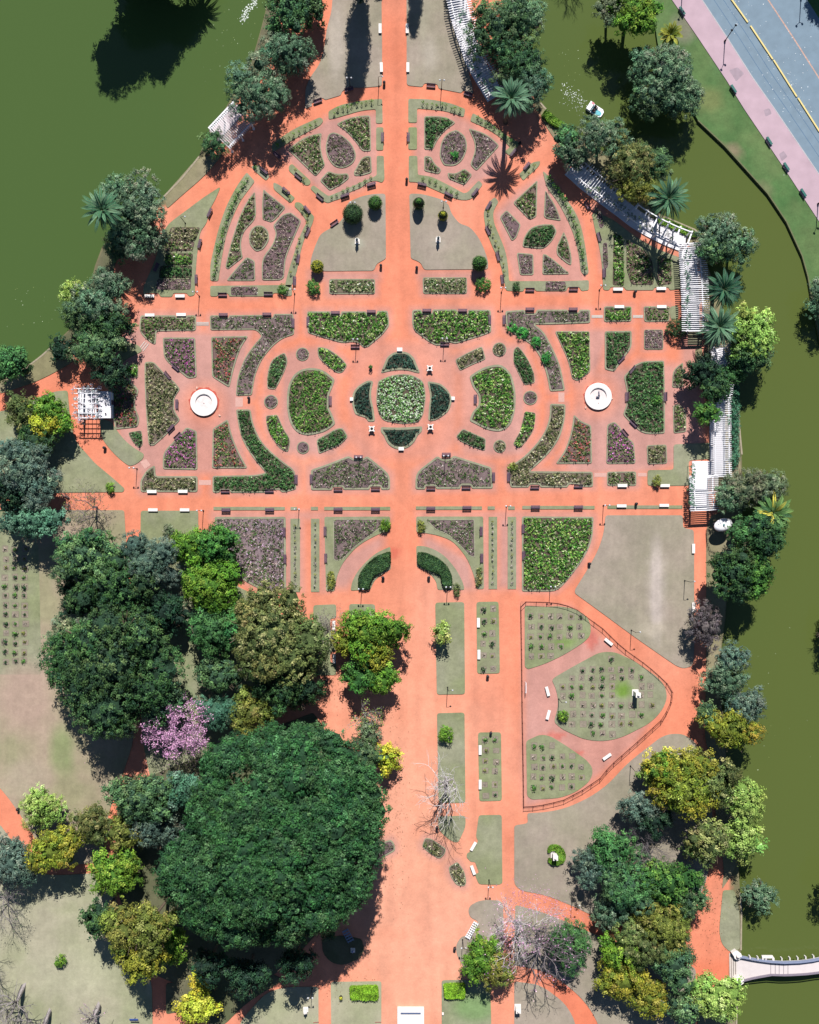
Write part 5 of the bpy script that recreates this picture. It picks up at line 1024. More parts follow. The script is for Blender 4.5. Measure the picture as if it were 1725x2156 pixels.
pergola('long curving white pergola on the right shore between palm and walks', '1207,342 1222,355 1240,372 1280,402 1315,428 1350,455 1385,475 1420,492 1452,504', 1.6, 2.3, 3.5, .55, 3, .1, 2.6, ((.52, 1.0),), fw=1.9)
pergola('white pergola running down beside two palms, with slats and steps at its foot', '1457,512 1459,545 1462,590 1464,640 1465,696', 1.6, 2.9, 3.5, .42, 3, .12, 3, fw=1.75)
pergola('short white pergola between the palm and the dark trees', '1519,728 1526,760 1528,800', 1.5, 2.4, 3.5, .42, 3, .12)
pergola('straight white pergola along the east shore', '1526,808 1520,850 1521,900 1521,960 1522,1003', 1.45, 1.9, 3.5, .4, 3, .12, extL=2.6 * -1 if False else 1.9, fw=1.6)
pe = pergola('white pavilion pergola at the end of the lower cross walk, east side', '1482,1002 1482,1030 1484,1074', 1.9, 3.0, 3.8, .4, 3, .13, 3.4)
struct(prism('terrace', WP('u', '1457,971 1505,971 1505,1004 1457,1004'), 0, .26, M_FLOOR))
# open stairs at the foot of the second pergola
m = MB()
for k in range(6): m.box((*W(1463, 700 + k * 6), .22 - k * .035), (3.0, .42, .08))
tag(m.build('garden_steps', mat('grey_step', alb((150, 146, 120)), .9)), 'grey open steps below the pergola beside the palm', 'steps')
# west pavilion
wp = pergola('square white pavilion pergola on the left edge of the rose garden', '184,818 184,880', 1.75, 2.7, 4.3, 1.0, 2.9, .14, 0, floor=False)
b = MB(); 
for k in (-1.2, 0, 1.2): b.beam((*W(184, 818, 4.3)[:1], 0, 0), (0, 0, 0), .01, .01) if False else None
x0, y0 = W(184, 818, 4.3); x1, y1 = W(184, 880, 4.3)
for k in (-.9, 0, .9): b.beam((x0 + k, y0, 4.32), (x1 + k, y1, 4.32), .1, .1)
b.build('inner_beams', M_WHITE, wp); prism('floor', WP('u', '166,822 200,822 200,872 166,872'), 0, .3, M_FLOOR, wp)
# low building beside it
hb = empty('pavilion_building', (*W(220, 852, 2.6), 0)); MB().box((0, 0, 1.25), (2.5, 5.3, 2.5)).build('wall', M_WHITE, hb); MB().box((0, 0, 2.58), (2.75, 5.6, .16)).box((-.85, 0, 2.72), (.3, 5.3, .14)).build('roof', M_FLOOR, hb)
for k in (-1.9, .1, 1.7): MB().lathe([(.10, 2.66), (.10, 2.85), (.16, 2.9), (.16, 2.98)], (.35, k, 0), 8).build('roof_vent', M_IRON, hb)
MB().box((1.27, .6, 1.0), (.08, 1.0, 2.0)).build('door', M_WOOD, hb); tag(hb, 'low white building with a flat roof attached to the west pavilion', 'building')
# upper left landing pavilion
pergola('slatted landing pavilion on the upper left shore', '512,238 487,265 462,291', 2.6, 3.2, 3.6, .42, 2.6, .12, 0, floor=False)
struct(prism('terrace', WP('u', '441,276 501,220 514,238 478,278 460,300'), -.5, .3, mat('pale_pink_paving', alb((214, 196, 200)), .85, var=.06)))
b = empty('low_wall', (0, 0, 0)); m = MB(); a_, b_ = W(441, 272), W(494, 216); m.beam((*a_, .55), (*b_, .55), .25, .5); m.build('wall', M_WHITE, b); tag(b, 'low white parapet wall on the water side of the upper left landing', 'wall')

# vines over the pergolas
def vine(lab, cl, z, n, pal='sp', sp=1.0):
    P = np.array([(p.x, p.y, z + R.uniform(-.2, .25)) for p in along([Vector((*W(u, v, z),)) for u, v in T('u', cl)], n)]); P[:, :2] += R.normal(0, sp, (n, 2))
    L = [(p[0], p[1], p[2], .35, .35, .18) for p in P]; root = empty('vine', (P[0][0], P[0][1], 0)); d = clumps(L, pal, .3, 9, .2, 1.5)
    o = leafobj('foliage', (d[0] - np.array([P[0][0], P[0][1], 0]), *d[1:]), root); MB().tube([(0, 0, 0), (0, 0, z)], .05, 5).build('stem', M_BARK, root); tag(root, lab, 'climbing plant')
vine('grey green climber on the straight pergola, shore side', '1548,820 1546,900 1546,990', 3.6, 60, 'sp', .45); vine('pale climber on the left side of the curving pergola', '1235,385 1290,425 1340,460 1420,505', 3.7, 50, 'gg', .5)
vine('climber on the left of the top pergola', '968,20 985,100 1010,160 1030,190', 3.5, 40, 'sp', .4); vine('white leaved climber on the lattice of the west pavilion', '160,818 205,818 206,880 162,880 160,820', 4.5, 44, [(205, 205, 215), (170, 175, 190), (150, 160, 150)], .35)
vine('climber on the east pavilion, left side', '1458,980 1457,1030 1456,1070', 3.8, 34, 'sp', .3); vine('climber on the pergola beside the two palms', '1446,530 1448,600 1450,690', 3.6, 36, 'sp', .35)

# ---------------------------------------------------------------- curved fence round the rose plots
FP = [(u, v) for u, v in T('u', '1097,1267 1150,1268 1180,1271 1210,1280 1240,1302 1267,1321 1310,1363 1363,1401 1397,1431 1413,1448 1417,1461 1412,1485 1396,1515 1350,1557 1283,1616 1267,1638 1227,1665 1187,1686 1150,1695 1103,1702 1102,1617 1100,1500 1099,1400')]
FW = [Vector(W(u, v, .6)) for u, v in FP]; fr = empty('iron_fence', (FW[0].x, FW[0].y, 0)); o0 = FW[0]
loop = FW + [FW[0]]; per = sum((a - b).length for a, b in zip(loop, loop[1:])); pp = along(loop, int(per / 2.2))
for z in (.15, 1.15):
    b = MB()
    for a, c in zip(pp, pp[1:] + pp[:1]): b.beam((a.x - o0.x, a.y - o0.y, z), (c.x - o0.x, c.y - o0.y, z), .06, .06)
    b.build('rail', M_RUST, fr)
for a in pp: MB().box((a.x - o0.x, a.y - o0.y, .65), (.09, .09, 1.3)).build('post', M_RUST, fr)
b = MB(); pk = along(loop, int(per / .28))
for a in pk: b.box((a.x - o0.x, a.y - o0.y, .62), (.022, .022, 1.1))
b.build('pickets', M_RUST, fr); tag(fr, 'brown iron fence curving around the rose plots', 'fence')
r = empty('notice_board', (*W(1107, 1448, 1), 0)); MB().tube([(0, -1.1, 0), (0, -1.1, 1.5), (0, 1.1, 1.5), (0, 1.1, 0)], .04).build('frame', M_WHITE, r); MB().box((.1, 0, 1.1), (.06, 2.1, .5)).build('panel', M_WHITE, r); tag(r, 'white frame notice board inside the straight side of the fence', 'notice board')
# white oval roof of the round shelter and its fence
x, y = W(1523, 1105, 3.4); r = empty('round_shelter', (x, y, 0), .3); MB().lathe([(1.95, 3.3), (1.9, 3.5), (1.2, 3.75), (.4, 3.85)], n=28).build('roof', M_WHITE, r, True).scale = (1, .68, 1)
for k in range(4): MB().tube([(1.3 * math.cos(k * 1.57 + .8), .85 * math.sin(k * 1.57 + .8), 0), (1.3 * math.cos(k * 1.57 + .8), .85 * math.sin(k * 1.57 + .8), 3.4)], .1, 8).build('post', M_WHITE, r)
MB().lathe([(.25, 3.85), (.2, 4.1)], n=10).build('roof_vent', mat('teal_metal', alb((120, 160, 160)), .5), r); tag(r, 'shelter with a white oval roof beside the dark tree', 'shelter')
r = empty('wire_fence', (0, 0, 0)); q = [Vector(W(u, v, .6)) for u, v in T('22', '1015,105 1020,190 1035,245 1075,262')]
for p in along(q, 7): MB().box((p.x, p.y, .6), (.07, .07, 1.2)).build('post', M_IRON, r)
b = MB(); 
for z in (.3, 1.15):
    for a, c in zip(q, q[1:]): b.beam((*a, z), (*c, z), .05, .05)
b.build('rail', M_IRON, r); tag(r, 'thin dark wire fence beside the round shelter', 'fence')
# white slatted seats, the shaded one with blue shade put into its colour
def slat_seat(it, ang, L_, w_, n, m, lab):
    t, c = it.split(':'); (u, v), = T(t, c); x, y = W(u, v); r = empty('slatted_seat', (x, y, .1), -math.radians(ang)); b = MB()
    for s in (-1, 0, 1): b.box((0, s * w_ / 2, .5), (L_, .09, .08))
    b.build('frame', m, r); b = MB()
    for k in range(n): b.box((-L_ / 2 + L_ * (k + .5) / n, 0, .56), (L_ / n * .45, w_, .05))
    b.build('slats', m, r)
    for s in (-1, 1): MB().box((s * L_ * .42, 0, .24), (.1, w_ * .9, .48)).build('leg', m, r)
    tag(r, lab, 'bench')
slat_seat('13:1255,1018', -60, 3.9, 1.0, 8, M_WHITE, 'long white slatted iron seat beside the stubby lawn'); slat_seat('13:475,1052', 62, 2.9, 1.3, 5, mat('shade_tinted_white', alb((150, 165, 195)), .5), 'white slatted seat, tinted blue grey by shade, under the giant tree')
r = empty('blue_sign', (*W(283, 2146, 1), 0)); MB().box((0, 0, 1.3), (1.8, .12, .7), tx=-.9).build('panel', mat('blue_panel', alb((60, 96, 180)), .5), r); MB().tube([(0, 0, 0), (0, 0, 1.3)], .05).build('post', M_IRON, r); tag(r, 'blue sign panel near the bottom edge in tree shade', 'sign')
def fallen(it, lab):
    t, c = it.split(':'); (u, v), = T(t, c); x, y = W(u, v, .5); r = empty('child_tricycle', (x, y, .1))
bust('13:505,1148', 'small pale blue statue at the shade edge on the oval lawn', mat('pale_blue_stone', alb((150, 180, 230)), .6), .4, .5)

# ---------------------------------------------------------------- bridge
UPE = T('23', '1200,1190 1235,1187 1300,1200 1350,1208 1420,1217 1500,1222 1600,1218 1680,1208 1725,1198 1950,1170'); LOE = T('23', '1200,1348 1245,1336 1300,1322 1350,1312 1420,1300 1500,1302 1560,1300 1640,1295 1725,1285 1950,1280')
def bz(u): t = (u - 1555) / 240.; return .3 + 1.7 * math.sin(max(0, min(1, t)) * math.pi)
A = [Vector((*W(u, v, bz(u)), bz(u))) for u, v in UPE]; B = [Vector((*W(u, v, bz(u)), bz(u))) for u, v in LOE]; n = len(A)
br = empty('footbridge', (0, 0, 0)); V = [tuple(p) for p in A + B] + [(p.x, p.y, p.z - .35) for p in A + B]
F = [(i, n + i, n + i + 1, i + 1) for i in range(n - 1)] + [(2 * n + i, 2 * n + i + 1, 3 * n + i + 1, 3 * n + i) for i in range(n - 1)] + [(i, i + 1, 2 * n + i + 1, 2 * n + i) for i in range(n - 1)] + [(n + i, 3 * n + i, 3 * n + i + 1, n + i + 1) for i in range(n - 1)]
mesh_obj('deck', V, F, mat('bridge_paving', alb((222, 212, 212), .84), .85, var=.05, scale=1), br)
for P_, q in ((A, 1), (B, -1)):
    b = MB()
    for a, c in zip(P_, P_[1:]): b.beam(a + Vector((0, 0, .75)), c + Vector((0, 0, .75)), .26 if q > 0 else .14, .16); b.beam(a + Vector((0, 0, .2)), c + Vector((0, 0, .2)), .18 if q > 0 else .1, .4)
    b.build('railing', mat('blue_grey_rail', alb((150, 160, 190)), .6) if q > 0 else mat('grey_rail', alb((150, 140, 155)), .6), br)
for a in along([p.to_2d() for p in A], 15)[1:-1]: MB().box((a.x, a.y + .35, 1.3), (.2, .55, .9)).build('bracket', M_STONE, br)
b = MB()
for k, u in enumerate((1623, 1632, 1640, 1649, 1658)):
    v0, v1 = 2022.5, 2050; b.beam((*W(u, v0, 1.6), bz(u) + .02), (*W(u, v1, 1.6), bz(u) + .02), .07, .06)
b.build('steps', mat('dark_joint', alb((110, 100, 120)), .8), br); tag(br, 'curved pale footbridge with blue grey railing over the lake', 'bridge')
x, y = W(1617, 2016, 1.6); o = empty('lookout_seat', (x, y, 1.2)); MB().box((0, 0, 0), (2.3, .5, .5)).box((-1.05, -.3, .1), (.25, .8, .7)).box((1.05, -.3, .1), (.25, .8, .7)).build('block', M_STONE, o); o.parent = br; 
for (u, v, lab) in ((1554, 2013, 'upper white stone end pier of the footbridge'), (1559, 2066, 'lower white stone end pier of the footbridge')):
    x, y = W(u, v, 1.2); r = empty('bridge_pier', (x, y, 0)); MB().lathe([(.75, -.6), (.7, .9), (.85, 1.0), (.85, 1.15)], n=10).box((-.55, .5, .6), (1.1, .9, 1.2), rz=.6).build('block', M_STONE, r); MB().ball((0, 0, 1.45), .4, 12).build('finial', M_STONE, r, True); tag(r, lab, 'bridge pier', 'end piers of the footbridge')
m = MB()
for k in range(4): a_, b_ = W(1537 + k * 4.2, 2007), W(1538 + k * 4.2, 2060); m.beam((*a_, .05 + .07 * k), (*b_, .05 + .07 * k), .34, .12)
tag(m.build('garden_steps', M_STEP), 'pale steps leading up to the footbridge', 'steps')

# ---------------------------------------------------------------- pedal boat with two people, its foam
def person_mesh(name, joints, bones, m, parent):
    me = bpy.data.meshes.new(name); ks = list(joints); me.from_pydata([joints[k][:3] for k in ks], [(ks.index(a), ks.index(b)) for a, b in bones], []); me.update()
    o = bpy.data.objects.new(name, me); link(o); o.modifiers.new('skin', 'SKIN'); 
    if not me.skin_vertices: 
        bm = bmesh.new(); bm.from_mesh(me); bm.verts.layers.skin.verify(); bm.to_mesh(me); bm.free()
    for i, k in enumerate(ks): q = joints[k][3]; me.skin_vertices[0].data[i].radius = (q, q)
    me.skin_vertices[0].data[0].use_root = True; s = o.modifiers.new('sub', 'SUBSURF'); s.levels = 1; s.render_levels = 1; me.materials.append(m); o.parent = parent; return o
BOAT_RZ = math.atan2(-(2.35), 3.6); (u, v), = T('20', '312,690'); bx, by = W(u, v)
bo = empty('pedal_boat', (bx, by, -.7), BOAT_RZ)
def hull(y): return [(-1.7, y - .38, 0), (1.5, y - .32, 0), (1.9, y, .1), (1.5, y + .32, 0), (-1.7, y + .38, 0)]
m = MB(); outl = [(-1.75, -.95), (1.35, -.95), (1.8, -.6), (1.85, 0), (1.8, .6), (1.35, .95), (-1.75, .95)]; nn = len(outl)
m.add([(x, y, 0) for x, y in outl] + [(x, y, .38) for x, y in outl], [tuple(range(nn, 2 * nn)), tuple(range(nn - 1, -1, -1))] + [(i, (i + 1) % nn, nn + (i + 1) % nn, nn + i) for i in range(nn)]); m.build('hull', M_WHITE, bo)
prism('footwell', [(-.75, -.78), (1.35, -.74), (1.65, -.3), (1.5, .2), (-.75, .2)], .3, .41, mat('turquoise_plastic', alb((110, 205, 220)), .4), bo); MB().box((.6, .5, .42), (1.1, .5, .08)).build('hatch', M_WHITE, bo)
MB().box((-1.3, 0, .6), (.9, 1.85, .45)).build('stern_box', M_WHITE, bo); MB().box((-1.1, .72, .84), (.6, .4, .05)).build('pink_trim', mat('pink_plastic', alb((240, 150, 165)), .4), bo)
for y in (-.42, .42): MB().box((-.35, y, .5), (.5, .55, .12)).box((-.58, y, .75), (.1, .55, .5)).build('seat', mat('pale_seat', alb((200, 225, 235)), .5), bo)
tag(bo, 'white and turquoise pedal boat with two people on the green lake', 'boat')
M_SKIN = mat('skin', alb((190, 140, 115)), .6); M_HAIR = mat('dark_hair', alb((34, 28, 28)), .7)
def sitter(y, lab, top, pants):
    mt = Matrix.Translation((bx, by, -.7)) @ Matrix.Rotation(BOAT_RZ, 4, 'Z'); p = mt @ Vector((-.35, y, .56)); r = empty('person', p, BOAT_RZ)
    J = {'pel': (0, 0, .12, .15), 'bel': (-.02, 0, .3, .13), 'che': (-.02, 0, .48, .15), 'nec': (0, 0, .62, .055), 'jaw': (.02, 0, .68, .07), 'hed': (.01, 0, .78, .10), 'top': (0, 0, .86, .07), 'nose': (.11, 0, .75, .02)}
    B = [('pel', 'bel'), ('bel', 'che'), ('che', 'nec'), ('nec', 'jaw'), ('jaw', 'hed'), ('hed', 'top'), ('jaw', 'nose')]
    for s, n_ in ((-1, 'l'), (1, 'r')):
        J.update({n_ + 'sh': (-.02, s * .18, .55, .06), n_ + 'el': (.1, s * .23, .33, .045), n_ + 'wr': (.32, s * .17, .3, .028), n_ + 'pa': (.39, s * .16, .3, .032), n_ + 'hip': (.05, s * .1, .12, .09), n_ + 'kn': (.45, s * .13, .18, .065), n_ + 'an': (.72, s * .13, -.12, .042), n_ + 'to': (.86, s * .13, -.13, .035), n_ + 'th': (.40, s * .12, .32, .010)})
        B += [('che', n_ + 'sh'), (n_ + 'sh', n_ + 'el'), (n_ + 'el', n_ + 'wr'), (n_ + 'wr', n_ + 'pa'), ('pel', n_ + 'hip'), (n_ + 'hip', n_ + 'kn'), (n_ + 'kn', n_ + 'an'), (n_ + 'an', n_ + 'to'), (n_ + 'pa', n_ + 'th')]
        for f in range(4): J[n_ + f'f{f}'] = (.47 - abs(f - 1.5) * .008, s * .16 + (f - 1.5) * .02, .285, .009); B.append((n_ + 'pa', n_ + f'f{f}'))
    person_mesh('body', J, B, M_SKIN, r); MB().ball((-.015, 0, .83), .125, 12, (1, .92, .85)).build('hair', M_HAIR, r, True)
    m = MB().tube([(-.02, 0, .14), (-.02, 0, .34), (-.02, 0, .5), (0, 0, .6)], [.18, .16, .2, .09], 12)
    for s in (-1, 1): m.tube([(-.02, s * .14, .55), (.05, s * .22, .42)], [.085, .07], 8)
    m.build('shirt', top, r, True); m = MB()
    for s in (-1, 1): m.tube([(-.06, s * .1, .12), (.45, s * .13, .18), (.62, s * .13, 0)], [.13, .09, .07], 8)
    m.build('trousers', pants, r, True); tag(r, lab, 'person')
sitter(.42, 'seated person in black clothes on the upper seat of the pedal boat', mat('black_cloth', alb((34, 32, 40)), .9), mat('black_cloth', alb((34, 32, 40)), .9)); sitter(-.42, 'seated person in dark navy clothes on the lower seat of the pedal boat', mat('navy_cloth', alb((30, 34, 66)), .9), mat('navy_cloth', alb((30, 34, 66)), .9))
M_FOAM = mat('foam', alb((236, 244, 238)), .7)
def foam(lab, cl, n, sp, s0=.16):
    P = along([Vector(W(u, v)) for u, v in T(*cl.split('|'))], n); m = []
    cen = np.array([(p.x + R.normal(0, sp), p.y + R.normal(0, sp), -.68) for p in P]); o = quads('foam', cen, np.tile([0, 0, 1.], (n, 1)) + R.normal(0, .1, (n, 3)), R.uniform(.5, 1.6, n) * s0, .7, np.tile(np.array([.7, .75, .7]), (n, 1)), M_FOAM); o['kind'] = 'stuff'; tag(o, lab, 'foam')
foam('white foam trail behind the pedal boat', '20|255,655 200,610 150,570 110,545', 90, .55, .2); foam('white foam specks left of the pedal boat', '20|100,605 160,630 215,680 200,715', 40, .6, .12)
foam('bright foam trail on the lake at the top of the view', '00|1620,0 1590,20 1555,50 1545,90 1525,120', 120, .35, .26)
# ================================================================ TREES
TK = {'b': (.75, 24, .38, .65, .35, 0), 'e': (.62, 26, .33, .5, .55, .1), 's': (.65, 22, .33, .6, .2, 0), 'c': (.5, 22, .34, .35, .6, .3), 'f': (1.05, 26, .30, .6, .15, .1)}
def limbs(r, h, cz, seed, rt=None):
    rg = np.random.default_rng(seed); rt = rt or .06 * r + .06; S = []
    p = np.array([0., 0., -.3]); top = np.array([rg.uniform(-.3, .3), rg.uniform(-.3, .3), cz * .62]); S.append((p, top, rt, rt * .75))
    for k in range(6):
        a = k * 1.05 + rg.uniform(-.4, .4); q = top + np.array([math.cos(a) * r * .5, math.sin(a) * r * .5, cz * .35]); S.append((top - [0, 0, cz * .08], q, rt * .55, rt * .28))
        for j in range(3):
            b = a + rg.uniform(-.8, .8); w = q + np.array([math.cos(b) * r * .38, math.sin(b) * r * .38, rg.uniform(.05, .2) * cz]); S.append((q, w, rt * .28, rt * .08))
    return S
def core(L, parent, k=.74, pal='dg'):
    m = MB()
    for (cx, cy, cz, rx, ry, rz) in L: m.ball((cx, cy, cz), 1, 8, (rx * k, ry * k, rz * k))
    pal = pal if isinstance(pal, str) else 'dg'; m.build('crown_core', mat('solid_core_' + pal, alb(PAL[pal][2], .75), .95, var=.5, scale=3.5, bump=1.0), parent)  # solid stand-in for the leafy inside, added to thicken shadows and close gaps
def tree(u, v, rx, ry, h, pal, kind, lab, lob=None, dens=1.0, name='tree', bark=None, grp=None, lean=0):
    global TS; TS += 1; rc, nl, leaf, asp, dr, flat = TK[kind]
    rx, ry = rx * .108, ry * .108; r = (rx + ry) / 2; rz = min(h * .42, r * .85); cz = h - rz; x, y = W(u, v, cz); k = (H - cz) / H; rx *= k; ry *= k
    root = empty(name, (x, y, 0)); tubes('trunk', limbs(r, h, cz, TS), bark or M_BARK, root)
    L = [(0, 0, cz, rx * .64, ry * .64, rz * .95), (0, 0, cz - rz * .2, rx * .55, ry * .55, rz * .45)]; n = lob or int(6 + r * .9); rg = np.random.default_rng(TS + 50)
    for i in range(n):
        a = i * 2.4 + rg.uniform(-.4, .4); d = rg.uniform(.42, .8); q = rg.uniform(.22, .48)
        L.append((math.cos(a) * rx * d, math.sin(a) * ry * d, cz + rg.uniform(-.45, .35) * rz, rx * q, ry * q, rz * rg.uniform(.35, .55)))
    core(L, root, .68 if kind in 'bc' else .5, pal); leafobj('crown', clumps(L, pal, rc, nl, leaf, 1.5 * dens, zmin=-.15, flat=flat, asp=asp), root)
    tag(root, lab, 'tree', grp); return root
TS = 0
PAL['sp2'] = [(66, 110, 62), (82, 126, 70), (52, 90, 54)]
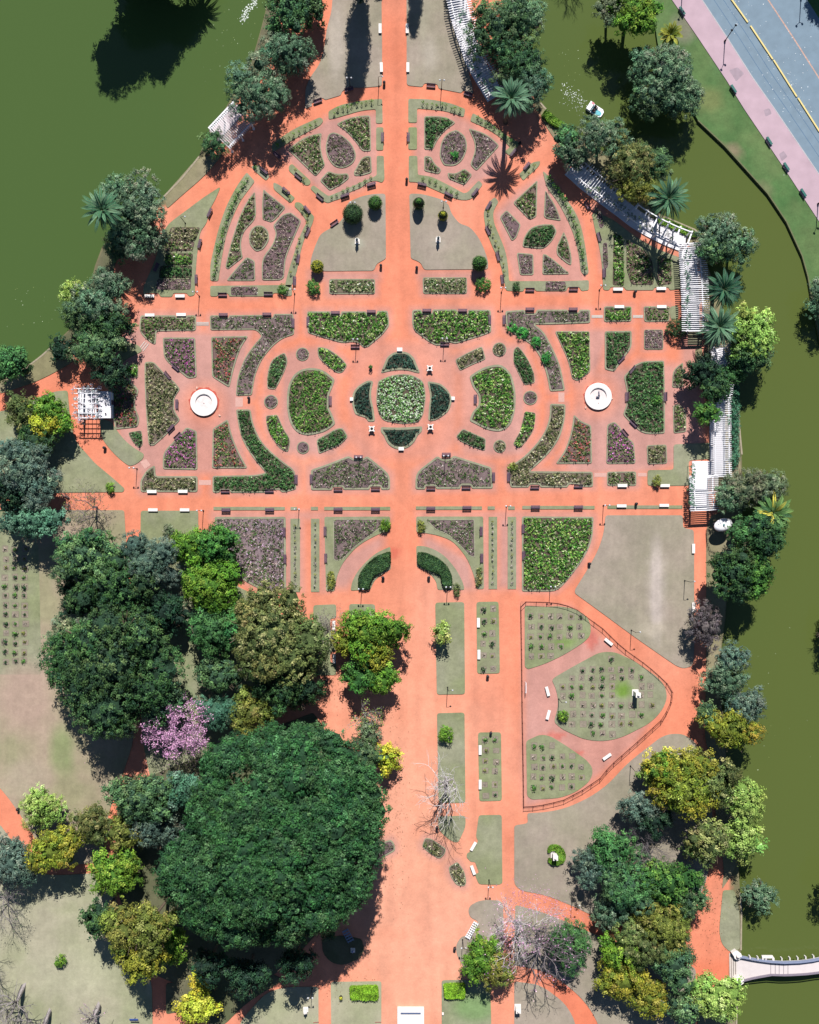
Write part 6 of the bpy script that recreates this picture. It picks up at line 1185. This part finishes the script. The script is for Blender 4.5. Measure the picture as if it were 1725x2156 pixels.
TREES = '''610,20,52,58,12,eg,b|dark green tree at the top beside the avenue's left walk
606,112,50,48,11,eu,e|grey green tree below the top left dark tree
545,195,60,62,12,eu,e|broad grey green tree beside the upper left landing
648,12,30,40,9,dg,b|small dark tree beside the red walk at the very top
452,305,30,30,6,eg,e|low dark green tree at the left of the upper left landing
278,440,70,72,13,eu,e|large grey green tree beside the left palm
300,505,48,42,10,eu,e|grey green tree below the left palm tree group
250,512,34,40,8,eg,e|dark green tree leaning over the water below the left palm
232,600,42,36,10,eu,e|grey green tree on the left shore above the bend, highest of its group
205,640,46,42,11,eu,e|grey green tree in the middle of the left shore group
158,612,26,26,7,lo,e|small light green tree leaning over the water at the left shore
178,668,45,38,9,eg,e|dark green tree of the left shore group, nearest the water
232,690,44,42,10,dg,b|dark green tree of the left shore group beside the red walk
205,735,58,38,11,eg,e|broad green tree at the foot of the left shore group
235,785,34,36,9,dd,b|dark tree touching the roof of the west pavilion
132,735,26,24,6,dd,b|dark bushy tree on the bank left of the shore group
22,765,40,40,9,sp2,b|light green tree at the left edge above the red path
45,862,33,34,8,ob,b|olive brown tree at the left edge below the red path
102,862,32,30,8,lg,b|bright green tree left of the west pavilion
92,892,36,28,8,ye,b|yellow tree left of the west pavilion
130,888,22,24,7,lg,b|small lime green tree beside the walk of the west pavilion
72,928,44,32,8,dg,b|dark olive tree below the yellow tree
45,985,68,58,13,gb,e|large blue grey tree at the left edge
78,1020,48,44,11,gb,e|blue grey tree below the large blue grey tree
30,1040,40,36,10,dd,b|dark tree at the left edge beside the blue grey trees
72,1098,58,38,11,bg2,b|pale blue green round tree at the left edge
182,1172,80,58,15,eg,b|large dark green tree at the left with grey twigs on top
238,1225,78,70,15,dg,b|large dark green tree in the middle of the left wood
312,1185,56,58,14,gb,c|dark needle tree with long drooping branches
165,1262,42,40,10,dd,b|very dark tree between the two largest dark trees on the left
395,1150,42,34,10,lg,b|lime green tree with its top at the grass square
455,1148,50,46,11,mg,b|mid green tree beside the pinkish bed
440,1235,66,52,12,lg,b|bright lime green tree below the pinkish bed's left corner
455,1330,48,60,12,sp2,b|mid green tree below the bright lime green tree
575,1335,92,100,17,ob,b|tall olive speckled tree with many pale leaves
605,1450,66,50,13,dg,b|dark green tree below the tall speckled tree
460,1425,46,38,10,eg,b|grey green tree in the shade above the blue green tree
512,1300,30,30,10,mg,b|green tree squeezed between the lime tree and the speckled tree
455,1494,44,34,9,bg2,c|flat blue green tree above the pink tree
535,1500,42,46,10,oy,b|yellow olive tree right of the blue green tree
230,1395,122,114,20,dg,b|huge dark green tree at the centre of the left wood
150,1335,46,42,12,gg,b|green tree at the upper left of the huge dark tree
245,1498,62,48,15,dg,b|dark green tree at the foot of the huge dark tree
352,1288,42,44,11,dd,b|very dark tree between the needle tree and the lime trees
340,1480,46,48,12,eg,b|grey green tree at the right foot of the huge dark tree
300,1680,72,56,14,eg,b|grey green tree at the upper left of the giant tree
388,1660,44,40,12,bg2,b|smooth pale green tree at the upper left of the giant tree
330,1740,54,48,11,gb,b|blue grey tree left of the giant tree
268,1750,36,42,10,oy,b|olive yellow tree left of the blue grey tree
245,1840,50,52,11,lg,b|bright yellow green tree on the lower left, beside the giant tree
208,1935,34,36,14,dg,b|dark round tree at the edge of the pale lower lawn
262,1960,44,44,19,oy,b|yellow olive tree on the left of the lower left tree group
318,1950,52,52,20,oy,b|yellow olive tree in the middle of the lower left tree group
300,2020,54,40,18,yo,b|olive tree with yellow tips at the foot of the lower left tree group
360,1990,32,44,9,lg,b|bright green tree right of the yellow olive trees
418,2068,22,24,6,ye,b|small bright yellow tree top
418,2122,42,36,8,ye,b|bright yellow tree at the bottom edge
90,1700,44,42,9,lo,e|pale yellow grey tree beside the lower left path
195,1735,42,42,9,ob,e|thin olive tree with a visible trunk on the lower left path
112,1788,50,48,12,yo,b|yellow green star shaped tree above its own dark shadow
30,1815,56,52,11,gb,e|grey green tree at the left edge above the bare trees
782,1330,62,48,12,lg,b|bright green tree left of the avenue, upper crown
790,1365,46,34,10,yo,b|olive green tree left of the avenue under the bright one
762,1425,40,36,9,mg,b|mid green tree left of the avenue, with bare boughs
805,1432,34,34,9,lg,b|small bright green tree at the avenue edge
728,1350,30,26,8,yo,b|small olive tree beside the stone bench at the left strip
765,1592,44,38,9,eg,e|thin grey green tree with white boughs at the giant tree's upper right
818,1598,26,30,7,ye,b|small yellow green tree touching the avenue
775,1540,24,30,7,gg,e|sparse pale tree above the white boughs
930,1334,19,20,5.5,lo,b|young thin yellow green tree in the upper long grass gap
1050,60,66,66,13,eg,e|green tree beside the top curved pergola, upper left of its group
1105,35,44,44,12,eu,e|grey green tree on the top right of the island
1090,130,58,56,12,eg,e|dark grey green tree above the tall palm
1115,185,36,48,11,eu,e|grey green tree right of the tall palm
1330,28,56,50,12,lg,b|bright green tree on the far bank at the top
1290,20,34,40,10,gg,e|thin grey tree left of the bright green tree on the far bank
1400,160,62,66,12,eu,e|wide grey green tree overhanging the lake on the far bank
1440,205,42,42,10,eu,e|grey green tree at the lower right of the far bank group
1370,215,40,34,9,eg,e|dark green branches tree over the lake on the far bank
1192,298,30,32,8,eg,b|round green tree at the head of the curving pergola
1205,325,34,26,8,eu,b|low green tree above the end of the curving pergola
1268,292,48,46,11,eu,e|grey green tree right of the head of the curving pergola
1325,345,54,56,12,ob,e|olive brown tree beside the curving pergola
1335,400,40,34,10,oy,e|yellowish tree beside the curving pergola near the palm
1370,352,36,40,10,eg,e|green tree behind the olive brown tree over the water
1515,495,44,46,10,eu,e|airy grey green tree over the water at the pergola corner
1552,520,34,40,9,eu,e|grey green tree furthest over the water at the pergola corner
1500,530,36,28,9,eg,e|green tree touching the pergola corner
1582,705,46,60,12,lo,b|light green rounded tree over the water right of the pale palm
1580,745,44,46,10,eg,b|green tree over the water below the light green one
1482,788,40,38,9,dd,b|dark round tree between pergola and walk, upper one
1505,815,30,34,9,dg,b|dark green tree between pergola and walk, middle one
1534,790,22,20,6,sp2,b|small bright green tree growing through the pergola gap
1488,872,28,22,9,mg,b|bright topped tree between pergola and walk, lowest one
1572,1030,52,40,10,gg,e|grey olive tree over the water right of the east pavilion
1620,1025,38,34,9,gg,e|thin grey green tree furthest over the water right of the east pavilion
1535,1045,36,40,8,eu,e|grey tree beside the east pavilion
1566,1126,32,30,9,sp2,b|flat green tree right of the oval roof
1606,1132,44,50,12,dg,b|glossy dark green tree over the water right of the oval roof
1545,1205,50,50,13,dg,b|large glossy dark green tree below the oval roof
1588,1215,34,46,12,mg,b|glossy green tree over the water, lower of the dark group
1482,1318,34,46,9,pb,s|purple brown leafed tree on the path right of the raked lawn
1542,1385,36,30,9,gb,e|blue grey tree on the right shore, upper of three
1530,1430,42,38,9,eu,e|grey green tree on the right shore, middle of three
1572,1490,34,44,9,gb,e|blue grey tree on the right shore, lowest of three
1540,1535,56,42,11,yo,b|yellow olive tree on the right shore
1490,1505,24,22,7,eg,b|small green tree at the edge of the red plaza
1372,1632,24,26,7,lo,b|small pale yellow tree above the large yellow tree
1440,1655,76,70,14,yo,b|large yellow olive tree at the lower right
1400,1620,36,34,10,lg,b|yellow green tree on the upper left of the large yellow tree
1500,1640,50,50,12,ob,b|olive tree on the right of the large yellow tree
1562,1690,42,50,11,lo,b|light green tree over the water, upper one
1560,1765,42,46,10,lo,b|light green tree over the water, lower one
1490,1775,48,42,11,ob,b|brown olive tree left of the light green trees
1340,1700,38,36,9,gb,e|blue grey tree left of the large yellow tree
1378,1725,36,30,9,dd,b|dark tree below the blue grey tree
1285,1790,46,46,11,sp2,b|bright green rounded tree at the edge of the lower right lawn
1245,1822,36,42,9,gb,e|blue grey tree at the edge of the lower right lawn
1320,1860,62,56,13,eg,e|green tree in the middle of the lower right wood
1400,1855,56,52,12,mg,b|mid green tree in the middle of the lower right wood
1450,1895,40,42,10,eg,e|green tree at the right of the lower right wood beside the path
1290,1915,46,36,9,eu,e|grey green tree at the bend of the pink petal walk
1395,1945,62,54,12,oy,e|olive tree in the lower right wood
1355,1985,56,50,12,ob,e|pale olive tree in the lower right wood
1420,2020,48,52,11,eg,b|green tree in the lower right wood beside the plaza
1300,2005,42,36,10,lg,b|yellow green tree at the lower edge of the lower right wood
1310,2060,54,44,10,yo,b|olive tree with yellow crown below the lower right wood
1365,2095,44,36,9,yo,b|yellow tree at the bottom right of the lower right wood
1500,2100,56,50,10,lo,b|light green tree left of the bridge's lower pier
1440,2120,42,34,9,eg,b|green tree at the bottom edge left of the light green tree
1598,1885,36,32,6,eu,e|grey green tree leaning over the water north of the bridge
1748,1332,18,44,6,gg,e|tree edge at the right border halfway up the lake
1762,1872,30,40,8,oy,e|olive tree at the right border above the bridge
1738,632,40,44,8,eu,e|grey green tree on the far bank at the right border
1010,2015,34,48,9,lg,b|green tree at the lower middle beside the bare pink tree
1040,2040,38,36,9,oy,e|olive tree under the bare pink tree
1198,1990,48,52,10,sp2,e|green tree with grey twigs at the lower right
690,1962,16,14,5,dg,b|small dark tree in the shade of the giant tree
622,2025,42,34,13,dd,b|round dark tree in the shade below the giant tree, right one
520,2050,50,36,13,dd,b|dark tree in the shade below the giant tree, middle one
440,2030,40,34,13,dd,b|dark tree in the shade below the giant tree, left one'''
for ln in TREES.splitlines():
    a, lab = ln.split('|'); u, v, rx, ry, h, pal, kind = a.split(',')
    if pal == 'dg' and kind == 'b' and False: pass
    tree(float(u), float(v), float(rx), float(ry), float(h), pal, kind, lab)
# the giant tree: one wide dome of many rounded boughs
def giant():
    global TS; h = 28.; cz = 16.5; u, v = 590, 1768; x, y = W(u, v, 13); root = empty('tree', (x, y, 0)); k = (H - 13) / H
    tubes('trunk', limbs(14, h, 14, 999, .9), M_BARK, root); L = [(.5, 0, cz, 17.5 * k, 18.5 * k, 5.5)]; rg = np.random.default_rng(5)
    out = T('u', '560,1530 640,1520 720,1545 790,1620 812,1700 808,1790 780,1880 720,1950 640,1985 560,1995 470,1985 400,1960 355,1925 320,1870 325,1815 365,1775 395,1700 410,1650 425,1590 470,1550')
    for i in range(230):
        while 1:
            a, b = rg.uniform(320, 815), rg.uniform(1520, 1995)
            if inside(out, np.array([a]), np.array([b]))[0] and -dist_poly(out, np.array([a]), np.array([b]))[0] > 24: break
        dd = min(1, -dist_poly(out, np.array([a]), np.array([b]))[0] / 150); z = 18.5 + 7. * math.sin(dd * math.pi / 2); wx, wy = W(a, b, z); q = rg.uniform(2.0, 3.1)
        L.append((wx - x, wy - y, z + rg.uniform(-.9, .9), q * 1.05, q, 2.3))
    for i in range(60):   # lower skirt
        a, b = out[i % len(out)]; c, d = out[(i + 1) % len(out)]; t = rg.uniform(0, 1); a, b = a + (c - a) * t, b + (d - b) * t; a = a + (590 - a) * .13; b = b + (1768 - b) * .10; wx, wy = W(a, b, 17); q = rg.uniform(1.6, 2.5); L.append((wx - x, wy - y, rg.uniform(15, 18), q, q, 1.9))
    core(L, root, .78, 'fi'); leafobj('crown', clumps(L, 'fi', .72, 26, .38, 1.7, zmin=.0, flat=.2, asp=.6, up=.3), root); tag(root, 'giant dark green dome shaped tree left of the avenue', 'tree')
giant()
# trees just above the frame whose shadows fall into it
for (u, v, r_, h, lab) in ((752, -8, 27, 24, 'tall dark cypress just above the view left of the avenue'), (877, -152, 18, 25, 'tall dark cypress just above the view right of the avenue')):
    x, y = W(u, v); k = r_ * .1; root = empty('tree', (x + (.9 if r_ == 27 else .8), y, 0)); tubes('trunk', [(np.array([0, 0, 0.]), np.array([0, 0, h * .8]), .4, .1)], M_BARK, root)
    z0 = 2.5; L = [(rn * .3, 0, z0 + (h - z0) * t, k * (1.1 * math.sin(min(1, t * 1.6 + .25) * 1.57) * (1 - t * .45)), k * 1.1 * (1 - t * .5), 2.2) for t, rn in zip(np.linspace(.06, .93, 11), R.normal(0, 1, 11))]
    core(L, root, .85); leafobj('crown', clumps(L, 'dd', .45, 16, .3, 1.7, zmin=-.6), root); tag(root, lab, 'tree')
def far_tree(wx, wy, rx, ry, h, lab, pal='dg', kind='e', dens=1.0):
    root = empty('tree', (wx, wy, 0)); rz = h * .36; cz = h - rz; tubes('trunk', limbs((rx + ry) / 2, h, cz, int(wx * 7) % 999), M_BARK, root); rc, nl, leaf, asp, dr, flat = TK[kind]
    rg = np.random.default_rng(int(abs(wx) * 10)); L = [(0, 0, cz, rx * .7, ry * .7, rz)] + [(math.cos(a) * rx * .6, math.sin(a) * ry * .6, cz + rg.uniform(-.5, .4) * rz, rx * .36, ry * .36, rz * .45) for a in rg.uniform(0, 6.3, 9)]
    core(L, root, .8); leafobj('crown', clumps(L, pal, rc, nl, leaf, 1.3 * dens), root); tag(root, lab, 'tree')
for (u, v, rx, ry, h, lab) in ((255, -22, 5.5, 4.5, 24, 'tall tree on the north shore above the view, westernmost'), (330, -28, 7, 6, 20, 'broad tree on the north shore above the view'), (395, -24, 5.5, 5, 11, 'lower tree on the north shore above the view, east side'), (300, -40, 7.5, 5, 9, 'low spreading tree on the north shore above the view')):
    far_tree(*W(u, v), rx, ry, h, lab)
far_tree(W(1745, -45)[0], W(1745, -45)[1], 4.5, 4, 9, 'street tree above the view at the road')
far_tree(W(958, -85)[0], W(958, -85)[1], 1.4, 2.5, 14, 'slim tree above the view beside the top pergola'); far_tree(W(798, -60)[0], W(798, -60)[1], 1.2, 1.4, 7, 'small tree above the view beside the avenue')

# ---------------------------------------------------------------- leafless trees
def bare(x, y, h, r, bark, lab, seed, th=.16, blossom=None, fine=1.0, bulge=0, depth=5, tx=0, ty=0, nbl=900):
    rg = np.random.default_rng(seed); S = []; tips = []
    def grow(p, d, l, rr, k):
        q = p + d * l * .5 + rg.normal(0, .04 * l, 3); e = q + (d + rg.normal(0, .12, 3)) * l * .5
        S.append((p, q, rr, rr * .85)); S.append((q, e, rr * .85, rr * .66)); tips.append(e)
        if k >= depth: return
        for j in range(3 if k < depth - 1 else int(3 * fine + .5)):
            s = rg.normal(size=3); s -= d * s.dot(d); s /= np.linalg.norm(s) + 1e-6; nd = d * .72 + s * rg.uniform(.35, .85); nd[2] += .04; nd /= np.linalg.norm(nd); grow(e if j else q, nd, l * rg.uniform(.62, .85), rr * (.62 if j else .55), k + 1)
    tr = np.array([tx, ty, h * .3]); b0 = np.array([0, 0, -.2]); S.append((b0, tr * .45, th * (1.3 + bulge), th * (1.2 + bulge))); S.append((tr * .45, tr, th * (1.2 + bulge), th))
    for j in range(5): a = j * 1.26 + rg.uniform(-.3, .3); d = np.array([math.cos(a) * r / h * 1.3, math.sin(a) * r / h * 1.3, .8]); d /= np.linalg.norm(d); grow(tr * rg.uniform(.8, 1), d, h * .26, th * .6, 1)
    root = empty('bare_tree', (x, y, 0)); tubes('branches', S, bark, root, 3)
    if blossom:
        tt = np.array(tips); tt = tt[R.integers(0, len(tt), nbl)] + R.normal(0, .25, (nbl, 3)); quads('blossom', tt, R.normal(size=(nbl, 3)) + np.array([0, 0, .8]), R.uniform(.18, .34, nbl), .8, pick(blossom, nbl), M_LEAF, root)
    tag(root, lab, 'tree'); return root
def bp_(u, v, z=0): return W(u, v, z)
bare(*W(940, 1636), 15, 4.5, M_WHITEBARK, 'bare white tree in the second long grass gap with a branching shadow', 3, .30, depth=5)
bare(*W(1092, 1930), 14, 5, M_WHITEBARK, 'bare white tree with a few pink flowers at the lower middle', 4, .34, 'pk', nbl=500, depth=6, fine=.8)
bare(*W(1133, 1958), 16, 4.5, M_GREYBARK, 'bare dark tree right of the white one, casting a long forked shadow', 5, .40, 'pk', nbl=160, depth=5)
bare(*W(1035, 1985), 9, 4.2, M_GREYBARK, 'leafless twiggy tree with pinkish haze beside the stubby lawn', 6, .18, 'pk', nbl=260, depth=6)
bare(*W(1180, 1975), 9, 4.5, M_GREYBARK, 'leafless grey purple tree in front of the green tree at the lower right', 7, .18, 'pk', nbl=120, depth=6, fine=1.2)
bare(*W(205, 1068), 10, 6.5, M_GREYBARK, 'leafless grey tree at the left end of the lower cross walk', 8, .2, 'ob', nbl=500, depth=6, fine=1.1)
bare(*W(690, 1325), 8, 4, M_GREYBARK, 'leafless brown grey tree left of the bright green avenue tree', 9, .15, 'tw', nbl=600, depth=6)
bare(*W(1350, 1770), 10, 4.2, M_GREYBARK, 'leafless blue grey tree in the lower right wood', 10, .2, None, depth=6, fine=1.2)
bare(*W(390, 1512), 12, 6, M_GREYBARK, 'pink blossoming tree above the giant dark tree', 11, .22, 'pk', nbl=6500, depth=6)
bare(*W(20, 1880), 10, 5.5, M_PALEBARK, 'leafless whitish tree at the left edge near the bottom', 12, .2, 'gg', nbl=250, depth=6, fine=1.1)
bare(*W(-25, 1990), 14, 7, M_PALEBARK, 'large leafless tree reaching in from the left edge', 13, .3, None, depth=6, fine=.7)
bare(*W(-20, 2080), 11, 5, M_GREYBARK, 'leafless tree at the lower left corner', 17, .2, None, depth=6, fine=.8)
bare(*W(52, 2072), 12, 3.5, M_PALEBARK, 'pale thick trunked bare tree at the lower left, leftmost of three', 14, .34, None, bulge=.6, tx=-.3, ty=-2.2, depth=4)
bare(*W(105, 2126), 11, 3, M_PALEBARK, 'pale thick trunked bare tree at the bottom edge, middle of three', 15, .34, None, bulge=.5, ty=-1.5, depth=4)
bare(*W(208, 2114), 10, 3, M_PALEBARK, 'pale thick trunked bare tree at the bottom edge, rightmost of three', 16, .38, 'pk', bulge=.7, ty=-1.5, depth=4, nbl=60)
bare(*W(770, 1500), 9, 3.6, M_PALEBARK, 'white barked bare boughs right of the giant tree', 18, .24, 'lo', nbl=300, depth=4)
bare(*W(1385, 160), 9, 5.5, M_GREYBARK, 'leafless branches of a grey tree over the lake on the far bank', 19, .2, 'gg', nbl=200, depth=6)
bare(*W(1200, -70), 9, 4, M_GREYBARK, 'bare tree above the view on the far bank, its twigs shading the lake', 20, .2, None, depth=5)

# ---------------------------------------------------------------- date palms
def palm_parts(seed, nf=40, L=4.2, pal='sp', droop=1.0):
    rg = np.random.default_rng(seed); P = []; N = []; S = []; Tn = []; Cc = []; rac = []
    c = pick(pal, nf, .12)
    for i in range(nf):
        a = i * 2.399; t = i / nf; el = math.radians(78 - 95 * t ** .8) + rg.normal(0, .06); ln = L * (.75 + .3 * math.sin(t * 2.6)) * rg.uniform(.9, 1.08); p = np.array([.12 * math.cos(a), .12 * math.sin(a), .25]); ns = 14; st = ln / ns
        for k in range(ns):
            e = el - droop * (k / ns) ** 1.6 * .95; d = np.array([math.cos(a) * math.cos(e), math.sin(a) * math.cos(e), math.sin(e)]); q = p + d * st; rac.append((p, q, .035 * (1 - k / ns) + .008, .035 * (1 - (k + 1) / ns) + .008))
            side = np.array([-math.sin(a), math.cos(a), 0]); upv = np.cross(d, side); w = .50 * math.sin(math.pi * min(1, (k + 1.5) / (ns + 1))) ** .6
            for s in (-1, 1):
                ld = side * s * .8 + d * .62 - upv * .0 + np.array([0, 0, .12]); ld /= np.linalg.norm(ld)
                for o in (0, .5):
                    P.append(p + d * st * o + ld * w * .5); Tn.append(ld); nn = np.cross(ld, d) * s; N.append(nn if nn[2] > 0 else -nn); S.append(w * 1.02); Cc.append(c[i] * rg.uniform(.85, 1.15))
            p = q
    return [np.array(z) for z in (P, N, S, Tn, Cc)] + [rac]
def palm(u, v, r, h, lab, seed, pal='sp', trunk=.42, bx=None, nf=40, short=False):
    x, y = W(u, v, h); root = empty('palm_tree', (x, y, 0)); m = MB(); m.lathe([(trunk * 1.4, -.2), (trunk * 1.05, .6), (trunk * .9, h * .6), (trunk * 1.0, h - .8), (trunk * 1.35, h - .2), (trunk * .5, h + .15)], n=10); m.build('trunk', M_BARK, root, True)
    P, N, S, Tn, Cc, rac = palm_parts(seed, nf, r * .1 * 1.02, pal); sh = np.array([0, 0, h]); q = quads('crown', P + sh, N, S, .42, np.clip(Cc, .004, .9), M_LEAF, root, Tn)
    tubes('frond_stalks', [(a + sh, b + sh, c, d) for a, b, c, d in rac], mat('frond_stalk', alb((150, 170, 130)), .7), root, 3); tag(root, lab, 'palm tree')
PAL['pm'] = [(62, 104, 76), (84, 126, 94), (48, 84, 66), (112, 146, 114)]; PAL['pm2'] = [(80, 118, 90), (100, 136, 108), (64, 100, 76)]; PAL['pmd'] = [(48, 90, 66), (60, 104, 76), (38, 72, 58)]; PAL['pmy'] = [(84, 124, 70), (110, 144, 80), (200, 190, 80), (60, 100, 64)]
palm(1077, 208, 42, 12.5, 'tall date palm at the lower end of the top pergola', 1, 'pm2'); palm(1408, 418, 46, 11, 'date palm between the curving pergola and the lake', 2, 'pm'); palm(1524, 610, 42, 8, 'dark date palm beside the slatted pergola', 3, 'pmd')
palm(1515, 688, 46, 9, 'pale silvery date palm below the dark palm', 4, 'pm2'); palm(1628, 1080, 44, 7, 'date palm with yellow fronds over the water', 5, 'pmy'); palm(216, 443, 44, 13, 'date palm on the left shore beside the grey green tree', 6, 'pm')
palm(1412, 74, 26, 4, 'small yellow green palm on the far bank', 7, 'yo', .22, nf=26); 
x, y = W(470, -40); r_ = palm(412, -88, 44, 7, 'date palm on the north shore above the view', 8, 'pm')
# ---------------------------------------------------------------- litter that nobody could count
def scatter(name, n, size, cols, where, lab, cat, asp=.7, z=None, m=M_LEAF):
    P = []
    for (u, v, ru, rv, w) in where:
        k = int(n * w); P.append(np.stack([R.normal(u, ru, k), R.normal(v, rv, k)], 1))
    P = np.concatenate(P); x = (P[:, 0] - 862.5) * .1; y = (1078 - P[:, 1]) * .1; zz = np.full(len(P), z)
    o = quads(name, np.stack([x, y, zz], 1), np.tile([0, 0, 1.], (len(P), 1)) + R.normal(0, .12, (len(P), 3)), R.uniform(.5, 1.4, len(P)) * size, asp, pick(cols, len(P), .2), m); o['kind'] = 'stuff'; tag(o, lab, cat)
scatter('fallen_petals', 900, .16, 'pk', [(1120, 1890, 35, 18, .5), (1065, 1960, 22, 50, .3), (1180, 1925, 25, 14, .2), (385, 1600, 40, 22, .3)], 'pink petals fallen around the bare pink trees', 'petals', z=.19)
scatter('fallen_leaves', 1500, .15, [(128, 84, 60), (96, 70, 52), (166, 140, 96)], [(835, 1700, 14, 120, .2), (690, 1440, 25, 30, .15), (1475, 1520, 14, 50, .15), (600, 300, 40, 20, .12), (270, 560, 22, 40, .12), (1500, 1930, 20, 60, .12), (1250, 360, 40, 30, .08), (700, 2070, 50, 20, .1)], 'dry leaves scattered on the paths near the trees', 'dry leaves', z=.18)
scatter('road_litter', 150, .22, [(225, 230, 235), (190, 200, 205)], [(1640, 130, 30, 60, .4), (1680, 190, 25, 50, .4), (1560, 40, 25, 30, .2)], 'pale specks of litter on the blue grey road', 'litter', z=-.004)
scatter('floating_leaves', 140, .16, [(200, 210, 180), (150, 160, 100)], [(500, 100, 40, 60, .3), (1590, 1500, 50, 200, .3), (1200, 150, 20, 40, .2), (100, 650, 60, 40, .2)], 'small leaves floating on the lake', 'floating leaves', z=-.69)
# ================================================================ LIGHT, SKY, CAMERA
sc = bpy.context.scene
EL = math.radians(48); AZ = (0.06, 1.0)
sd = Vector((AZ[0], AZ[1], 0)).normalized() * math.cos(EL) + Vector((0, 0, math.sin(EL)))
sun = bpy.data.lights.new('sun', 'SUN'); sun.energy = 5.0; sun.angle = math.radians(.5); sun.color = (1.0, .965, .91)
so = bpy.data.objects.new('sun', sun); link(so); so.rotation_euler = sd.to_track_quat('Z', 'Y').to_euler(); so.location = (0, 60, 120)
w = bpy.data.worlds.new('World'); sc.world = w; w.use_nodes = True; nt = w.node_tree
sky = nt.nodes.new('ShaderNodeTexSky'); sky.sky_type = 'NISHITA'; sky.sun_disc = False; sky.sun_elevation = EL; sky.sun_rotation = math.atan2(AZ[0], AZ[1]); sky.air_density = 1.0; sky.dust_density = .2; sky.ozone_density = 4.0
nt.links.new(sky.outputs[0], nt.nodes['Background'].inputs[0]); nt.nodes['Background'].inputs[1].default_value = .05
cam = bpy.data.cameras.new('camera'); co = bpy.data.objects.new('camera', cam); link(co); co.location = (0, 0, H); co.rotation_euler = (0, 0, 0)
cam.sensor_fit = 'VERTICAL'; cam.angle_y = 2 * math.atan(215.6 / 2 / H) if hasattr(cam, 'angle_y') else .9; cam.clip_start = 1; cam.clip_end = 6000
sc.camera = co; sc.render.engine = 'CYCLES'
sc.cycles.max_bounces = 5; sc.cycles.diffuse_bounces = 1; sc.cycles.glossy_bounces = 2; sc.cycles.transparent_max_bounces = 4; sc.cycles.transmission_bounces = 2; sc.cycles.caustics_reflective = False; sc.cycles.caustics_refractive = False
sc.view_settings.view_transform = 'Standard'; sc.view_settings.look = 'None'; sc.view_settings.exposure = EXPO; sc.view_settings.gamma = 1
